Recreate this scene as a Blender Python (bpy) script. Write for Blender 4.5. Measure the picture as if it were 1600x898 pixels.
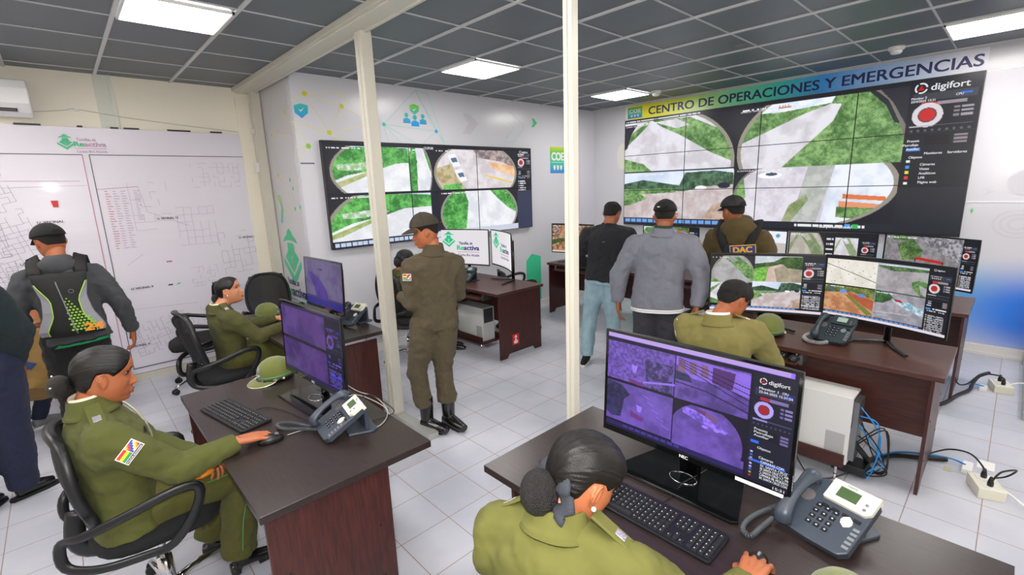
import bpy, bmesh, math, random
import numpy as np
from mathutils import Vector, Matrix, Euler
PI=math.pi
SC=bpy.context.scene; COL=SC.collection
for o in list(bpy.data.objects): bpy.data.objects.remove(o)
random.seed(7); RNG=np.random.default_rng(7)

# ---------------------------------------------------------------- camera
def cam_matrix(yaw,pit,rol,loc):
    cy,sy=math.cos(yaw),math.sin(yaw)
    f=np.array([cy*math.cos(pit),sy*math.cos(pit),math.sin(pit)]); r=np.array([sy,-cy,0]); u=np.cross(r,f)
    r2=math.cos(rol)*r+math.sin(rol)*u; u2=-math.sin(rol)*r+math.cos(rol)*u
    m=Matrix.Identity(4)
    for i in range(3): m[i][0],m[i][1],m[i][2],m[i][3]=r2[i],u2[i],-f[i],loc[i]
    return m
cd=bpy.data.cameras.new('camera'); cam=bpy.data.objects.new('camera',cd); COL.objects.link(cam); SC.camera=cam
cd.sensor_width=36; cd.lens=742*36/1600; cd.clip_start=.02; cd.clip_end=60
cam.matrix_world=cam_matrix(math.radians(46.95),math.radians(-12.05),math.radians(-1.97),(0,0,1.85))
# ---------------------------------------------------------------- world, exposure, flash
w=bpy.data.worlds.new('world'); SC.world=w; w.use_nodes=True
w.node_tree.nodes['Background'].inputs[0].default_value=(.8,.85,1,1); w.node_tree.nodes['Background'].inputs[1].default_value=.35
SC.view_settings.view_transform='Standard'; SC.view_settings.look='None'; SC.view_settings.gamma=1
SC.view_settings.use_curve_mapping=False; SC.view_settings.exposure=0.0
PANEL=25.0     # strength of the ceiling light panels
FLASH=50.0     # the photographer's flash, beside the lens
ld=bpy.data.lights.new('camera_flash','AREA'); ld.shape='DISK'; ld.size=.09; ld.energy=FLASH; ld.color=(1,.97,.94)
lo=bpy.data.objects.new('camera_flash',ld); COL.objects.link(lo)
lo.matrix_world=cam_matrix(math.radians(46.95),math.radians(-8),0,(-.03,-.02,1.99))

# ---------------------------------------------------------------- materials
def lin(c): 
    c=c/255.0; return c/12.92 if c<=.04045 else ((c+.055)/1.055)**2.4
def L(*c): return (lin(c[0]),lin(c[1]),lin(c[2]),1)
MATS={}
def mat(name,col,rough=.5,metal=0,spec=.5,bump=0,bscale=200,var=0,vscale=6,coat=0,emit=None,es=1,trans=0,alpha=1,sss=0,sheen=0,stretch=None):
    if name in MATS: return MATS[name]
    m=bpy.data.materials.new(name); m.use_nodes=True; nt=m.node_tree; b=nt.nodes['Principled BSDF']
    c=L(*col) if max(col)>1 else (*col,1)
    b.inputs['Base Color'].default_value=c; b.inputs['Roughness'].default_value=rough; b.inputs['Metallic'].default_value=metal
    b.inputs['Specular IOR Level'].default_value=spec; b.inputs['Coat Weight'].default_value=coat; b.inputs['Coat Roughness'].default_value=.08
    b.inputs['Transmission Weight'].default_value=trans; b.inputs['Alpha'].default_value=alpha
    if sss: b.inputs['Subsurface Weight'].default_value=sss; b.inputs['Subsurface Radius'].default_value=(.02,.008,.004); b.inputs['Subsurface Scale'].default_value=.5
    if sheen: b.inputs['Sheen Weight'].default_value=sheen
    if emit: b.inputs['Emission Color'].default_value=L(*emit); b.inputs['Emission Strength'].default_value=es
    tc=None
    if bump or var:
        tc=nt.nodes.new('ShaderNodeTexCoord'); src=tc.outputs['Object']
        if stretch:
            mp=nt.nodes.new('ShaderNodeMapping'); mp.inputs['Scale'].default_value=stretch; nt.links.new(src,mp.inputs[0]); src=mp.outputs[0]
    if bump:
        n=nt.nodes.new('ShaderNodeTexNoise'); n.inputs['Scale'].default_value=bscale; n.inputs['Detail'].default_value=3; nt.links.new(src,n.inputs['Vector'])
        bp=nt.nodes.new('ShaderNodeBump'); bp.inputs['Strength'].default_value=bump; bp.inputs['Distance'].default_value=.01
        nt.links.new(n.outputs[0],bp.inputs['Height']); nt.links.new(bp.outputs[0],b.inputs['Normal'])
    if var:
        n=nt.nodes.new('ShaderNodeTexNoise'); n.inputs['Scale'].default_value=vscale; n.inputs['Detail'].default_value=4; nt.links.new(src,n.inputs['Vector'])
        r=nt.nodes.new('ShaderNodeValToRGB'); r.color_ramp.elements[0].position=.3; r.color_ramp.elements[1].position=.7
        r.color_ramp.elements[0].color=tuple(x*(1-var) for x in c[:3])+(1,); r.color_ramp.elements[1].color=tuple(min(1,x*(1+var)) for x in c[:3])+(1,)
        nt.links.new(n.outputs[0],r.inputs[0]); nt.links.new(r.outputs[0],b.inputs['Base Color'])
    MATS[name]=m; return m
def emat(name,col,s=1.0):
    if name in MATS: return MATS[name]
    m=bpy.data.materials.new(name); m.use_nodes=True; nt=m.node_tree; nt.nodes.clear()
    o=nt.nodes.new('ShaderNodeOutputMaterial'); e=nt.nodes.new('ShaderNodeEmission'); e.inputs[0].default_value=L(*col); e.inputs[1].default_value=s
    nt.links.new(e.outputs[0],o.inputs[0]); MATS[name]=m; return m
def screen_mat(name,strength,rough=.25):
    m=bpy.data.materials.new(name); m.use_nodes=True; nt=m.node_tree; b=nt.nodes['Principled BSDF']
    a=nt.nodes.new('ShaderNodeAttribute'); a.attribute_name='Col'
    b.inputs['Base Color'].default_value=(.01,.01,.012,1); b.inputs['Roughness'].default_value=rough; b.inputs['Specular IOR Level'].default_value=.3
    nt.links.new(a.outputs['Color'],b.inputs['Emission Color']); b.inputs['Emission Strength'].default_value=strength
    return m
def print_mat(name,rough=.25,coat=.3):
    m=bpy.data.materials.new(name); m.use_nodes=True; nt=m.node_tree; b=nt.nodes['Principled BSDF']
    a=nt.nodes.new('ShaderNodeAttribute'); a.attribute_name='Col'; nt.links.new(a.outputs['Color'],b.inputs['Base Color'])
    b.inputs['Roughness'].default_value=rough; b.inputs['Coat Weight'].default_value=coat
    return m
def wood_mat(name,c1,c2,rough,axis=(1,14,14),scale=9,bump=.05):
    m=bpy.data.materials.new(name); m.use_nodes=True; nt=m.node_tree; b=nt.nodes['Principled BSDF']
    tc=nt.nodes.new('ShaderNodeTexCoord'); mp=nt.nodes.new('ShaderNodeMapping'); mp.inputs['Scale'].default_value=axis
    n=nt.nodes.new('ShaderNodeTexNoise'); n.inputs['Scale'].default_value=scale; n.inputs['Detail'].default_value=6; n.inputs['Roughness'].default_value=.65
    r=nt.nodes.new('ShaderNodeValToRGB'); r.color_ramp.elements[0].color=L(*c1); r.color_ramp.elements[1].color=L(*c2); r.color_ramp.elements[0].position=.32; r.color_ramp.elements[1].position=.68
    nt.links.new(tc.outputs['Object'],mp.inputs[0]); nt.links.new(mp.outputs[0],n.inputs['Vector']); nt.links.new(n.outputs[0],r.inputs[0]); nt.links.new(r.outputs[0],b.inputs['Base Color'])
    bp=nt.nodes.new('ShaderNodeBump'); bp.inputs['Strength'].default_value=bump; bp.inputs['Distance'].default_value=.002; nt.links.new(n.outputs[0],bp.inputs['Height']); nt.links.new(bp.outputs[0],b.inputs['Normal'])
    b.inputs['Roughness'].default_value=rough; MATS[name]=m; return m

M_WALL=mat('wall_film',(216,216,224),.22,spec=.5,bump=.03,bscale=3)
M_CREAM=mat('cream_wall',(244,238,222),.6,bump=.04,bscale=60,var=.03,vscale=2)
M_ALU=mat('cream_aluminium',(206,203,190),.35,spec=.5)
M_ALU2=mat('grey_aluminium',(170,172,168),.4,metal=.3)
M_WHITE=mat('white_plastic',(232,232,230),.35)
M_OFFW=mat('cream_plastic',(226,224,206),.4)
M_BLK=mat('black_plastic',(22,23,26),.38)
M_BLKG=mat('gloss_black',(12,13,15),.08,coat=.5)
M_BLKM=mat('matt_black',(20,21,24),.8)
M_DGREY=mat('slate_plastic',(58,66,78),.38,bump=.05,bscale=900)
M_GREY=mat('grey_plastic',(120,124,130),.45)
M_CHROME=mat('chrome',(215,215,218),.12,metal=1)
M_STEEL=mat('steel',(150,152,155),.3,metal=.9)
M_TOPD=wood_mat('dark_laminate',(38,30,30),(54,44,42),.3,(14,1,14),10,.1)
M_TOPB=wood_mat('brown_laminate',(66,38,32),(86,54,45),.33,(14,1,14),7)
M_PANEL=wood_mat('mahogany_panel',(50,22,20),(80,38,33),.38,(12,12,1),7)
M_PANELH=wood_mat('mahogany_board',(52,24,20),(80,40,33),.38,(12,1,12),7)
M_EDGE=mat('dark_edge',(36,24,24),.5)
M_PAPER=mat('white_label',(236,236,236),.6)
M_LCDG=mat('green_lcd',(70,92,60),.15,emit=(60,84,50),es=.25)
M_RED=mat('red_print',(214,34,28),.4)
M_INK=mat('navy_ink',(40,44,104),.4)
M_GRN=mat('green_ink',(56,196,140),.4)
M_MESH=mat('mesh_fabric',(30,31,34),.9,bump=.6,bscale=1400)

# ---------------------------------------------------------------- geometry accumulator
def Rz(a): return Matrix.Rotation(a,4,'Z')
def Rx(a): return Matrix.Rotation(a,4,'X')
def Ry(a): return Matrix.Rotation(a,4,'Y')
def T(x,y,z): return Matrix.Translation((x,y,z))
def basis(x,y,z,o=(0,0,0)):
    m=Matrix.Identity(4)
    for i in range(3): m[i][0],m[i][1],m[i][2],m[i][3]=x[i],y[i],z[i],o[i]
    return m
def unit(v): v=np.array(v,float); return v/max(1e-9,np.linalg.norm(v))
class G:
    def __init__(s): s.v=[]; s.f=[]; s.m=[]
    def add(s,vs,fs,mi=0,M=None):
        b=len(s.v)
        if M is not None: vs=[tuple(M@Vector(v)) for v in vs]
        s.v+= [tuple(map(float,v)) for v in vs]; s.f+=[tuple(i+b for i in f) for f in fs]; s.m+=[mi]*len(fs); return s
    def box(s,c,d,M=None,mi=0):
        x,y,z=[k/2 for k in d]; vs=[(c[0]+i*x,c[1]+j*y,c[2]+k*z) for i in(-1,1) for j in(-1,1) for k in(-1,1)]
        return s.add(vs,[(0,1,3,2),(4,6,7,5),(0,4,5,1),(2,3,7,6),(0,2,6,4),(1,5,7,3)],mi,M)
    def bx(s,x0,x1,y0,y1,z0,z1,M=None,mi=0): return s.box(((x0+x1)/2,(y0+y1)/2,(z0+z1)/2),(x1-x0,y1-y0,z1-z0),M,mi)
    def rings(s,R,mi=0,cap=True,closed=False,M=None):
        n=len(R[0]); vs=[p for r in R for p in r]; fs=[]
        k=len(R)
        for i in range(k if closed else k-1):
            a=i*n; b=((i+1)%k)*n
            for j in range(n): fs.append((a+j,a+(j+1)%n,b+(j+1)%n,b+j))
        if cap and not closed: fs.append(tuple(range(n))[::-1]); fs.append(tuple((k-1)*n+j for j in range(n)))
        return s.add(vs,fs,mi,M)
    def tube(s,pts,r,n=10,mi=0,flat=None,up=(0,0,1),closed=False,sub=0,M=None,cap=True):
        P=np.array(pts,float); k=len(P)
        rr=np.array(r if hasattr(r,'__len__') else [r]*k,float)
        if sub:
            P,rr=catmull(P,rr,sub,closed); k=len(P)
        R=[]; prev=None
        for i in range(k):
            if closed: t=P[(i+1)%k]-P[i-1]
            else: t=P[min(i+1,k-1)]-P[max(i-1,0)]
            t=unit(t)
            if flat is not None: u=np.array(up,float)
            else: u=prev if prev is not None else (np.array([0,0,1.]) if abs(t[2])<.9 else np.array([1.,0,0]))
            a=np.cross(t,u)
            if np.linalg.norm(a)<1e-6: a=np.cross(t,[1,0,0])
            a=unit(a); b=unit(np.cross(a,t)); prev=b
            fa,fb=flat if flat is not None else (1,1)
            R.append([tuple(P[i]+rr[i]*(fa*math.cos(q)*a+fb*math.sin(q)*b)) for q in [2*PI*j/n for j in range(n)]])
        return s.rings(R,mi,cap,closed,M)
    def ell(s,c,r,M=None,mi=0,n=16,k=10):
        R=[]
        for i in range(1,k):
            a=PI*i/k; R.append([(c[0]+r[0]*math.sin(a)*math.cos(q),c[1]+r[1]*math.sin(a)*math.sin(q),c[2]-r[2]*math.cos(a)) for q in [2*PI*j/n for j in range(n)]])
        return s.rings(R,mi,True,False,M)
    def lathe(s,prof,n=20,M=None,mi=0,sx=1,sy=1,cap=True):
        return s.rings([[(r*math.cos(q)*sx,r*math.sin(q)*sy,z) for q in [2*PI*j/n for j in range(n)]] for r,z in prof],mi,cap,False,M)
    def cyl(s,a,b,r,n=14,mi=0,r2=None): return s.tube([a,b],[r,r if r2 is None else r2],n,mi)
    def prism(s,poly,z0,z1,M=None,mi=0):
        n=len(poly); return s.rings([[(x,y,z0) for x,y in poly],[(x,y,z1) for x,y in poly]],mi,True,False,M)
    def face(s,pts,mi=0,M=None): return s.add(pts,[tuple(range(len(pts)))],mi,M)
    def build(s,name,mats,parent=None,world=False,bevel=0,smooth=False,angle=None,normals=True,mods=None):
        me=bpy.data.meshes.new(name); V=np.array(s.v,float).reshape(-1,3)
        if world and parent is not None: V=V-np.array(parent.location)
        me.from_pydata(V.tolist(),[],s.f)
        for m in (mats if isinstance(mats,(list,tuple)) else [mats]): me.materials.append(m)
        if max(s.m)>0: me.polygons.foreach_set('material_index',s.m)
        if normals:
            b=bmesh.new(); b.from_mesh(me); bmesh.ops.recalc_face_normals(b,faces=b.faces); b.to_mesh(me); b.free()
        if smooth: me.polygons.foreach_set('use_smooth',[True]*len(me.polygons))
        me.update(); o=bpy.data.objects.new(name,me); COL.objects.link(o)
        if parent is not None: o.parent=parent
        if bevel:
            md=o.modifiers.new('bevel','BEVEL'); md.width=bevel; md.segments=2; md.limit_method='ANGLE'; md.angle_limit=math.radians(40)
            if smooth is False: me.polygons.foreach_set('use_smooth',[False]*len(me.polygons))
        return o
def catmull(P,r,sub,closed=False):
    k=len(P); O=[];Q=[]
    rng=range(k if closed else k-1)
    for i in rng:
        p=[P[(i+j)%k] if closed else P[min(max(i+j,0),k-1)] for j in(-1,0,1,2)]
        q=[r[(i+j)%k] if closed else r[min(max(i+j,0),k-1)] for j in(0,1)]
        for s_ in range(sub):
            t=s_/sub; O.append(.5*((2*p[1])+(-p[0]+p[2])*t+(2*p[0]-5*p[1]+4*p[2]-p[3])*t*t+(-p[0]+3*p[1]-3*p[2]+p[3])*t**3)); Q.append(q[0]+(q[1]-q[0])*t)
    if not closed: O.append(P[-1]); Q.append(r[-1])
    return np.array(O),np.array(Q)
def thing(name,label,cat,loc=(0,0,0),rz=0,group=None):
    o=bpy.data.objects.new(name,None); COL.objects.link(o); o.empty_display_size=.1; o.location=loc; o.rotation_euler=(0,0,rz)
    o['label']=label; o['category']=cat
    if group: o['group']=group
    return o
def tag(o,label,cat,group=None):
    o['label']=label; o['category']=cat
    if group: o['group']=group
    return o
def struct(o): o['kind']='structure'; return o
def kids(o): return [c for c in bpy.data.objects if c.parent is o]

# ---------------------------------------------------------------- lettering
def text_geo(g,s,size,M,mi=0,bold=0.0,align='LEFT',width=None,extrude=0):
    if bold>.012:
        for k_,(q,r) in enumerate(((-1,-.5),(-.4,-.5),(.4,-.5),(1,-.5),(-1,.5),(-.4,.5),(.4,.5),(1,.5))): text_geo(g,s,size,M@Matrix.Translation((q*bold*size,r*bold*size,k_*7e-5)),mi,0,align,width)
        return g
    c=bpy.data.curves.new('t','FONT'); c.body=s; c.size=size; c.align_x=align; c.offset=bold*size; c.resolution_u=4; c.extrude=extrude
    o=bpy.data.objects.new('t',c); COL.objects.link(o)
    me=bpy.data.meshes.new_from_object(o)
    vs=[v.co.copy() for v in me.vertices]
    if vs:
        if width:
            x0=min(v.x for v in vs); x1=max(v.x for v in vs); k=width/max(1e-6,x1-x0)
            off={'LEFT':x0,'CENTER':(x0+x1)/2,'RIGHT':x1}[align]
            for v in vs: v.x=(v.x-off)*k
        g.add([tuple(v) for v in vs],[tuple(p.vertices) for p in me.polygons],mi,M)
    bpy.data.objects.remove(o); bpy.data.curves.remove(c); bpy.data.meshes.remove(me)
    return g

# ---------------------------------------------------------------- raster painting for screens and prints (colour attribute on a grid)
class Cv:
    def __init__(s,w,h,c=(10,10,12)):
        s.w,s.h=w,h; s.a=np.zeros((h,w,3)); s.a[:]=c
        s.X,s.Y=np.meshgrid((np.arange(w)+.5)/w,(np.arange(h)+.5)/h)
    def noise(s,scale,seed=0,octv=4,asp=None):
        r=np.random.default_rng(seed); asp=asp or s.w/s.h; o=np.zeros((s.h,s.w)); amp=1;tot=0
        for k in range(octv):
            n=max(2,int(scale*2**k)); nx=max(2,int(n*asp)); g_=r.random((n+2,nx+2))
            x=s.X*nx; y=s.Y*n; xi=x.astype(int); yi=y.astype(int); fx=x-xi; fy=y-yi; fx=fx*fx*(3-2*fx); fy=fy*fy*(3-2*fy)
            o+=amp*((g_[yi,xi]*(1-fx)+g_[yi,xi+1]*fx)*(1-fy)+(g_[yi+1,xi]*(1-fx)+g_[yi+1,xi+1]*fx)*fy); tot+=amp; amp*=.6
        return o/tot
    def mpoly(s,pts):
        m=np.zeros((s.h,s.w),bool); n=len(pts)
        for i in range(n):
            x0,y0=pts[i]; x1,y1=pts[(i+1)%n]
            if y0==y1: continue
            c=((y0>s.Y)!=(y1>s.Y))&(s.X<(x1-x0)*(s.Y-y0)/(y1-y0)+x0); m^=c
        return m
    def mrect(s,x0,y0,x1,y1): return (s.X>=x0)&(s.X<x1)&(s.Y>=y0)&(s.Y<y1)
    def mell(s,x,y,rx,ry): return ((s.X-x)/rx)**2+((s.Y-y)/ry)**2<1
    def fill(s,m,c,c2=None,scale=12,seed=0,contrast=1.6,octv=4):
        if c2 is None: s.a[m]=c
        else:
            t=np.clip((s.noise(scale,seed,octv)-.5)*contrast*2+.5,0,1)[...,None]; v=np.array(c)*(1-t)+np.array(c2)*t; s.a[m]=v[m]
    def rect(s,x0,y0,x1,y1,c,c2=None,**k): s.fill(s.mrect(x0,y0,x1,y1),c,c2,**k)
    def line(s,x0,y0,x1,y1,w,c):
        dx,dy=(x1-x0),(y1-y0); a=s.h/s.w; l=math.hypot(dx,dy*a)+1e-9; px=s.X-x0; py=(s.Y-y0)*a
        t=np.clip((px*dx+py*dy*a)/(l*l),0,1); d=np.hypot(px-t*dx,py-t*dy*a); s.a[d<w]=c
    def dashes(s,x0,y0,x1,y1,c,seed=0,dens=.6):
        r=np.random.default_rng(seed); n=max(2,int((x1-x0)*s.w/2)); on=r.random(n)<dens
        i=np.clip(((s.X-x0)/(x1-x0)*n).astype(int),0,n-1); m=s.mrect(x0,y0,x1,y1)&on[i]; s.a[m]=c
def fol(cv,m,seed,dark=(40,90,30),light=(130,200,90),scale=20):
    n1=cv.noise(scale*.5,seed,3); n2=cv.noise(scale*2.2,seed+77,3); n3=np.random.default_rng(seed).random((cv.h,cv.w))
    t=np.clip((.45*n1+.4*n2+.15*n3-.5)*3.2+.5,0,1)[...,None]; v=np.array(dark)*(1-t)+np.array(light)*t; cv.a[m]=v[m]
def view(cv,r,kind,seed=1,fish=None,green=((66,106,54),(150,188,122)),road=((205,200,208),(228,226,234)),sky=(225,235,250)):
    x0,y0,x1,y1=r; W=x1-x0; H=y1-y0
    P=lambda pts:cv.mpoly([(x0+a*W,y0+b*H) for a,b in pts])&cv.mrect(x0,y0,x1,y1)
    E=lambda x,y,a,b:cv.mell(x0+x*W,y0+y*H,a*W,b*H)&cv.mrect(x0,y0,x1,y1)
    base=cv.mrect(x0,y0,x1,y1)
    if kind=='fork':
        cv.fill(base,*road,scale=10,seed=seed); fol(cv,P([(.28,0),(.62,.02),(.98,.42),(.99,.9),(.8,.7),(.55,.35),(.35,.12)]),seed+1,*green)
        fol(cv,P([(0,.3),(.2,.05),(.24,0),(.26,.04),(.12,.3),(0,.5)]),seed+2,*green); fol(cv,P([(0,.72),(.2,.85),(.28,1),(0,1)]),seed+3,*green)
        cv.fill(P([(.3,.04),(.5,.02),(.62,.16),(.5,.2)]),*road,seed=seed+4,scale=12)
    elif kind=='diag':
        fol(cv,base,seed,*green); cv.fill(P([(0,.62),(.45,.2),(.6,.1),(.66,.12),(.62,.35),(.33,1),(0,1)]),*road,scale=10,seed=seed+1)
        cv.fill(P([(.05,0),(.62,0),(.6,.09),(.3,.14),(.1,.12)]),(215,228,245),(240,244,250),seed=seed+2,scale=20); cv.rect(x0+.28*W,y0+.03*H,x0+.36*W,y0+.08*H,(190,140,120))
    elif kind=='plaza':
        cv.fill(base,(188,172,170),(214,204,208),scale=12,seed=seed); cv.fill(P([(0,0),(1,0),(1,.28),(0,.28)]),sky,(200,214,235),scale=4,seed=seed+1)
        fol(cv,P([(0,.24),(.2,.16),(.55,.3),(.6,.04),(.85,.02),(1,.08),(1,.3),(.75,.34),(.6,.42),(0,.38)]),seed+2,(34,58,44),(96,130,100))
        fol(cv,P([(0,.36),(.5,.36),(.52,.44),(0,.5)]),seed+3,*green); fol(cv,P([(0,.5),(.18,.48),(.24,.58),(.06,.72),(0,.74)]),seed+5,*green)
        cv.fill(E(.74,.36,.05,.045),(240,244,248)); cv.fill(E(.93,.32,.05,.06),(40,44,60))
        cv.fill(P([(.75,1),(.85,.7),(1,.6),(1,1)]),(170,145,130),(205,180,165),scale=20,seed=seed+6)
    elif kind=='street':
        cv.fill(base,(200,194,206),(226,222,232),scale=12,seed=seed); fol(cv,P([(0,.1),(.08,.2),(.1,.55),(0,.7)]),seed+1,*green)
        cv.fill(P([(.5,0),(.66,0),(.58,1),(.42,1)]),(172,176,172),(198,200,196),scale=20,seed=seed+2); fol(cv,P([(.4,.7),(.5,.5),(.52,.6),(.42,1),(.36,1)]),seed+3,(120,140,90),(170,175,140))
        cv.fill(P([(.66,0),(1,0),(1,1),(.6,1)]),(206,216,234),(236,240,248),scale=8,seed=seed+4); cv.fill(P([(.72,.5),(.95,.55),(.95,.62),(.72,.58)]),(222,120,70)); cv.fill(P([(.7,.62),(.95,.68),(.95,.76),(.7,.72)]),(226,150,110))
        fol(cv,P([(.69,.72),(.9,.74),(.9,.95),(.69,.9)]),seed+5,*green); cv.fill(E(.26,.14,.08,.06),(246,246,250)); cv.fill(E(.27,.12,.04,.03),(70,80,100))
    elif kind=='trees':
        cv.fill(base,(222,224,230),(242,243,247),scale=10,seed=seed); cv.fill(P([(0,0),(1,0),(1,.2),(0,.2)]),(210,225,245))
        fol(cv,P([(0,.3),(.1,.08),(.3,.02),(.6,0),(.8,.02),(1,.06),(1,.34),(.7,.36),(.5,.5),(.2,.62),(0,.8)]),seed+1,*green)
        cv.fill(P([(.1,.4),(.4,.34),(.55,.4),(.3,.52),(.12,.52)]),(225,228,235),(150,190,130),scale=30,seed=seed+9); cv.line(x0+.38*W,y0+.25*H,x0+.4*W,y0+.55*H,.003,(70,60,50))
        cv.fill(P([(0,.85),(.45,.5),(.5,.53),(.1,.9),(0,.95)]),(190,190,140),(140,170,90),seed=seed+3,scale=20)
    elif kind=='cars':
        cv.fill(base,(205,196,200),(228,222,226),scale=12,seed=seed); cv.fill(P([(0,.5),(.2,.35),(.25,.7),(.35,1),(.1,1)]),(170,150,110),(200,190,150),seed=seed+1,scale=26)
        cv.fill(P([(.45,0),(1,0),(1,.5),(.8,.3),(.5,.2)]),(120,110,112),(190,170,165),scale=24,seed=seed+2); cv.fill(P([(.62,.3),(1,.42),(1,.75),(.7,.5)]),(226,170,120),(240,205,170),scale=10,seed=seed+3)
        cv.line(x0+.6*W,y0+.66*H,x0+.92*W,y0+.86*H,.004,(235,200,70))
        for (a,b) in ((.2,.25),(.27,.62)):
            cv.fill(P([(a-.04,b-.1),(a+.04,b-.14),(a+.1,b+.16),(a+.02,b+.2)]),(240,243,248)); cv.fill(P([(a-.01,b-.02),(a+.05,b-.05),(a+.07,b+.06),(a+.01,b+.08)]),(90,110,140))
        fol(cv,P([(.1,.88),(.3,.85),(.3,1),(.1,1)]),seed+6,*green)
    elif kind=='bank':
        cv.fill(base,(218,220,228),(238,240,244),scale=10,seed=seed); fol(cv,P([(0,.2),(.12,0),(.3,0),(.34,.3),(.3,1),(0,1)]),seed+1,*green)
        fol(cv,P([(.62,0),(1,0),(1,.7),(.85,.5),(.7,.2)]),seed+2,*green); cv.line(x0+.62*W,y0+.1*H,x0+.98*W,y0+.8*H,.003,(235,238,240))
    elif kind=='brown':
        cv.fill(base,(120,84,52),(196,150,112),scale=9,seed=seed); cv.fill(P([(0,.0),(.4,0),(.3,.4),(0,.5)]),(90,60,50),(200,180,165),scale=28,seed=seed+1)
        fol(cv,P([(0,.62),(.4,.52),(1,.5),(1,.62),(.5,.66),(0,.82)]),seed+2,(40,60,30),(90,110,60)); cv.line(x0,y0+.55*H,x1,y0+.5*H,.004,(190,175,160))
    elif kind=='map':
        cv.fill(base,(226,220,208),(240,236,226),scale=6,seed=seed); cv.line(x0,y0+.2*H,x1,y0+.78*H,.003,(90,95,110)); cv.line(x0+.2*W,y0,x0+.35*W,y1,.002,(205,200,190))
        rr=random.Random(seed)
        for i in range(26): cv.fill(E(rr.random(),rr.random(),.012,.012),rr.choice([(60,60,70),(120,150,90),(200,60,50)]))
    elif kind=='round':
        cv.fill(base,(150,146,150),(176,172,176),scale=12,seed=seed); fol(cv,P([(0,0),(1,0),(1,.16),(.6,.2),(.3,.24),(0,.12)]),seed+1,(40,70,40),(110,140,90)); cv.fill(P([(0,0),(1,0),(1,.06),(0,.06)]),(190,200,210))
        fol(cv,P([(.7,.55),(.85,.45),(1,.5),(1,.7),(.85,.62),(.9,.9),(1,1),(.9,1),(.72,.75)]),seed+2,*green)
    elif kind=='clay':
        cv.fill(base,(176,118,80),(210,158,118),scale=14,seed=seed); fol(cv,P([(0,0),(1,0),(1,.35),(.6,.2),(0,.3)]),seed+1,(60,80,40),(140,150,80)); cv.fill(P([(.45,.2),(1,.4),(1,.8),(.5,.35)]),(190,100,66),(170,90,60),seed=seed+2)
        cv.fill(P([(.4,.3),(.5,.33),(1,.9),(.9,1)]),(120,130,60)); cv.fill(E(.38,.2,.07,.08),(110,150,215)); cv.fill(E(.75,.28,.09,.05),(90,140,220)); cv.fill(E(.14,.14,.05,.08),(80,90,130))
    elif kind=='junction':
        cv.fill(base,(140,138,148),(172,168,178),scale=12,seed=seed); fol(cv,P([(0,0),(.3,.02),(.4,.2),(.2,.4),(0,.42)]),seed+1,(30,60,34),(80,120,70))
        cv.fill(P([(.35,.2),(.7,.25),(1,.45),(1,.65),(.75,.55),(.4,.3)]),(120,170,190),(220,225,230),scale=30,seed=seed+2); cv.fill(P([(.38,.2),(.55,.22),(.6,.3),(.45,.28)]),(180,40,40)); cv.line(x0,y0+.75*H,x0+.7*W,y0+.68*H,.002,(210,210,215))
    elif kind=='hill':
        cv.fill(base,(150,140,120),(180,165,140),scale=16,seed=seed); cv.fill(P([(0,0),(1,0),(1,.2),(0,.3)]),(225,228,235),(180,190,200),scale=5,seed=seed+1)
        fol(cv,P([(0,.3),(.4,.22),(.6,.02),(1,0),(1,.5),(.7,.45),(.6,.3),(.3,.4),(0,.5)]),seed+2,(34,66,30),(90,120,60)); fol(cv,P([(0,.5),(.25,.4),(.3,1),(0,1)]),seed+3,(80,150,50),(150,210,90))
        cv.fill(P([(.25,1),(.3,.45),(.55,.3),(.62,.36),(.42,.5),(.5,1)]),(205,180,165),(225,200,190),scale=8,seed=seed+4)
    elif kind=='yard':
        cv.fill(base,(120,116,120),(150,146,150),scale=12,seed=seed); cv.fill(P([(.4,0),(1,0),(1,.5),(.7,.3)]),(180,178,184),(100,98,104),scale=22,seed=seed+1)
        fol(cv,P([(.16,.2),(.35,.05),(.5,.3),(.48,.5),(.25,.55)]),seed+2,(50,80,44),(120,150,90)); fol(cv,P([(.1,0),(.3,0),(.3,.1),(.1,.12)]),seed+3,(50,80,44),(120,150,90))
        cv.fill(P([(.42,.45),(.78,.5),(.78,.56),(.42,.51)]),(190,40,40)); cv.line(x0+.42*W,y0+.5*H,x0+.42*W,y0+.9*H,.006,(40,40,50)); cv.line(x0+.78*W,y0+.52*H,x0+.78*W,y0+.95*H,.006,(40,40,50)); cv.fill(P([(.46,.56),(.74,.6),(.74,.9),(.46,.85)]),(170,150,150))
    if fish:   # dark housing of a dome camera round the picture: (centre, radii) of the clear oval
        cx,cy,rx,ry,sides=fish
        ins=(((cv.X-x0)/W-cx)/rx)**2+(((cv.Y-y0)/H-cy)/ry)**2
        ring=(ins>1)&(ins<1.10)&base; out=(ins>=1.10)&base
        cx_=(cv.X-x0)/W
        if 'L' not in sides: ring&=cx_>cx; out&=cx_>cx
        if 'R' not in sides: ring&=cx_<cx; out&=cx_<cx
        cv.a[ring]=(150,144,132); cv.a[out]=(36,36,44)
    cv.dashes(x0+.02*W,y0+.035*H,x0+.4*W,y0+.06*H,(235,235,240),seed)
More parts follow.
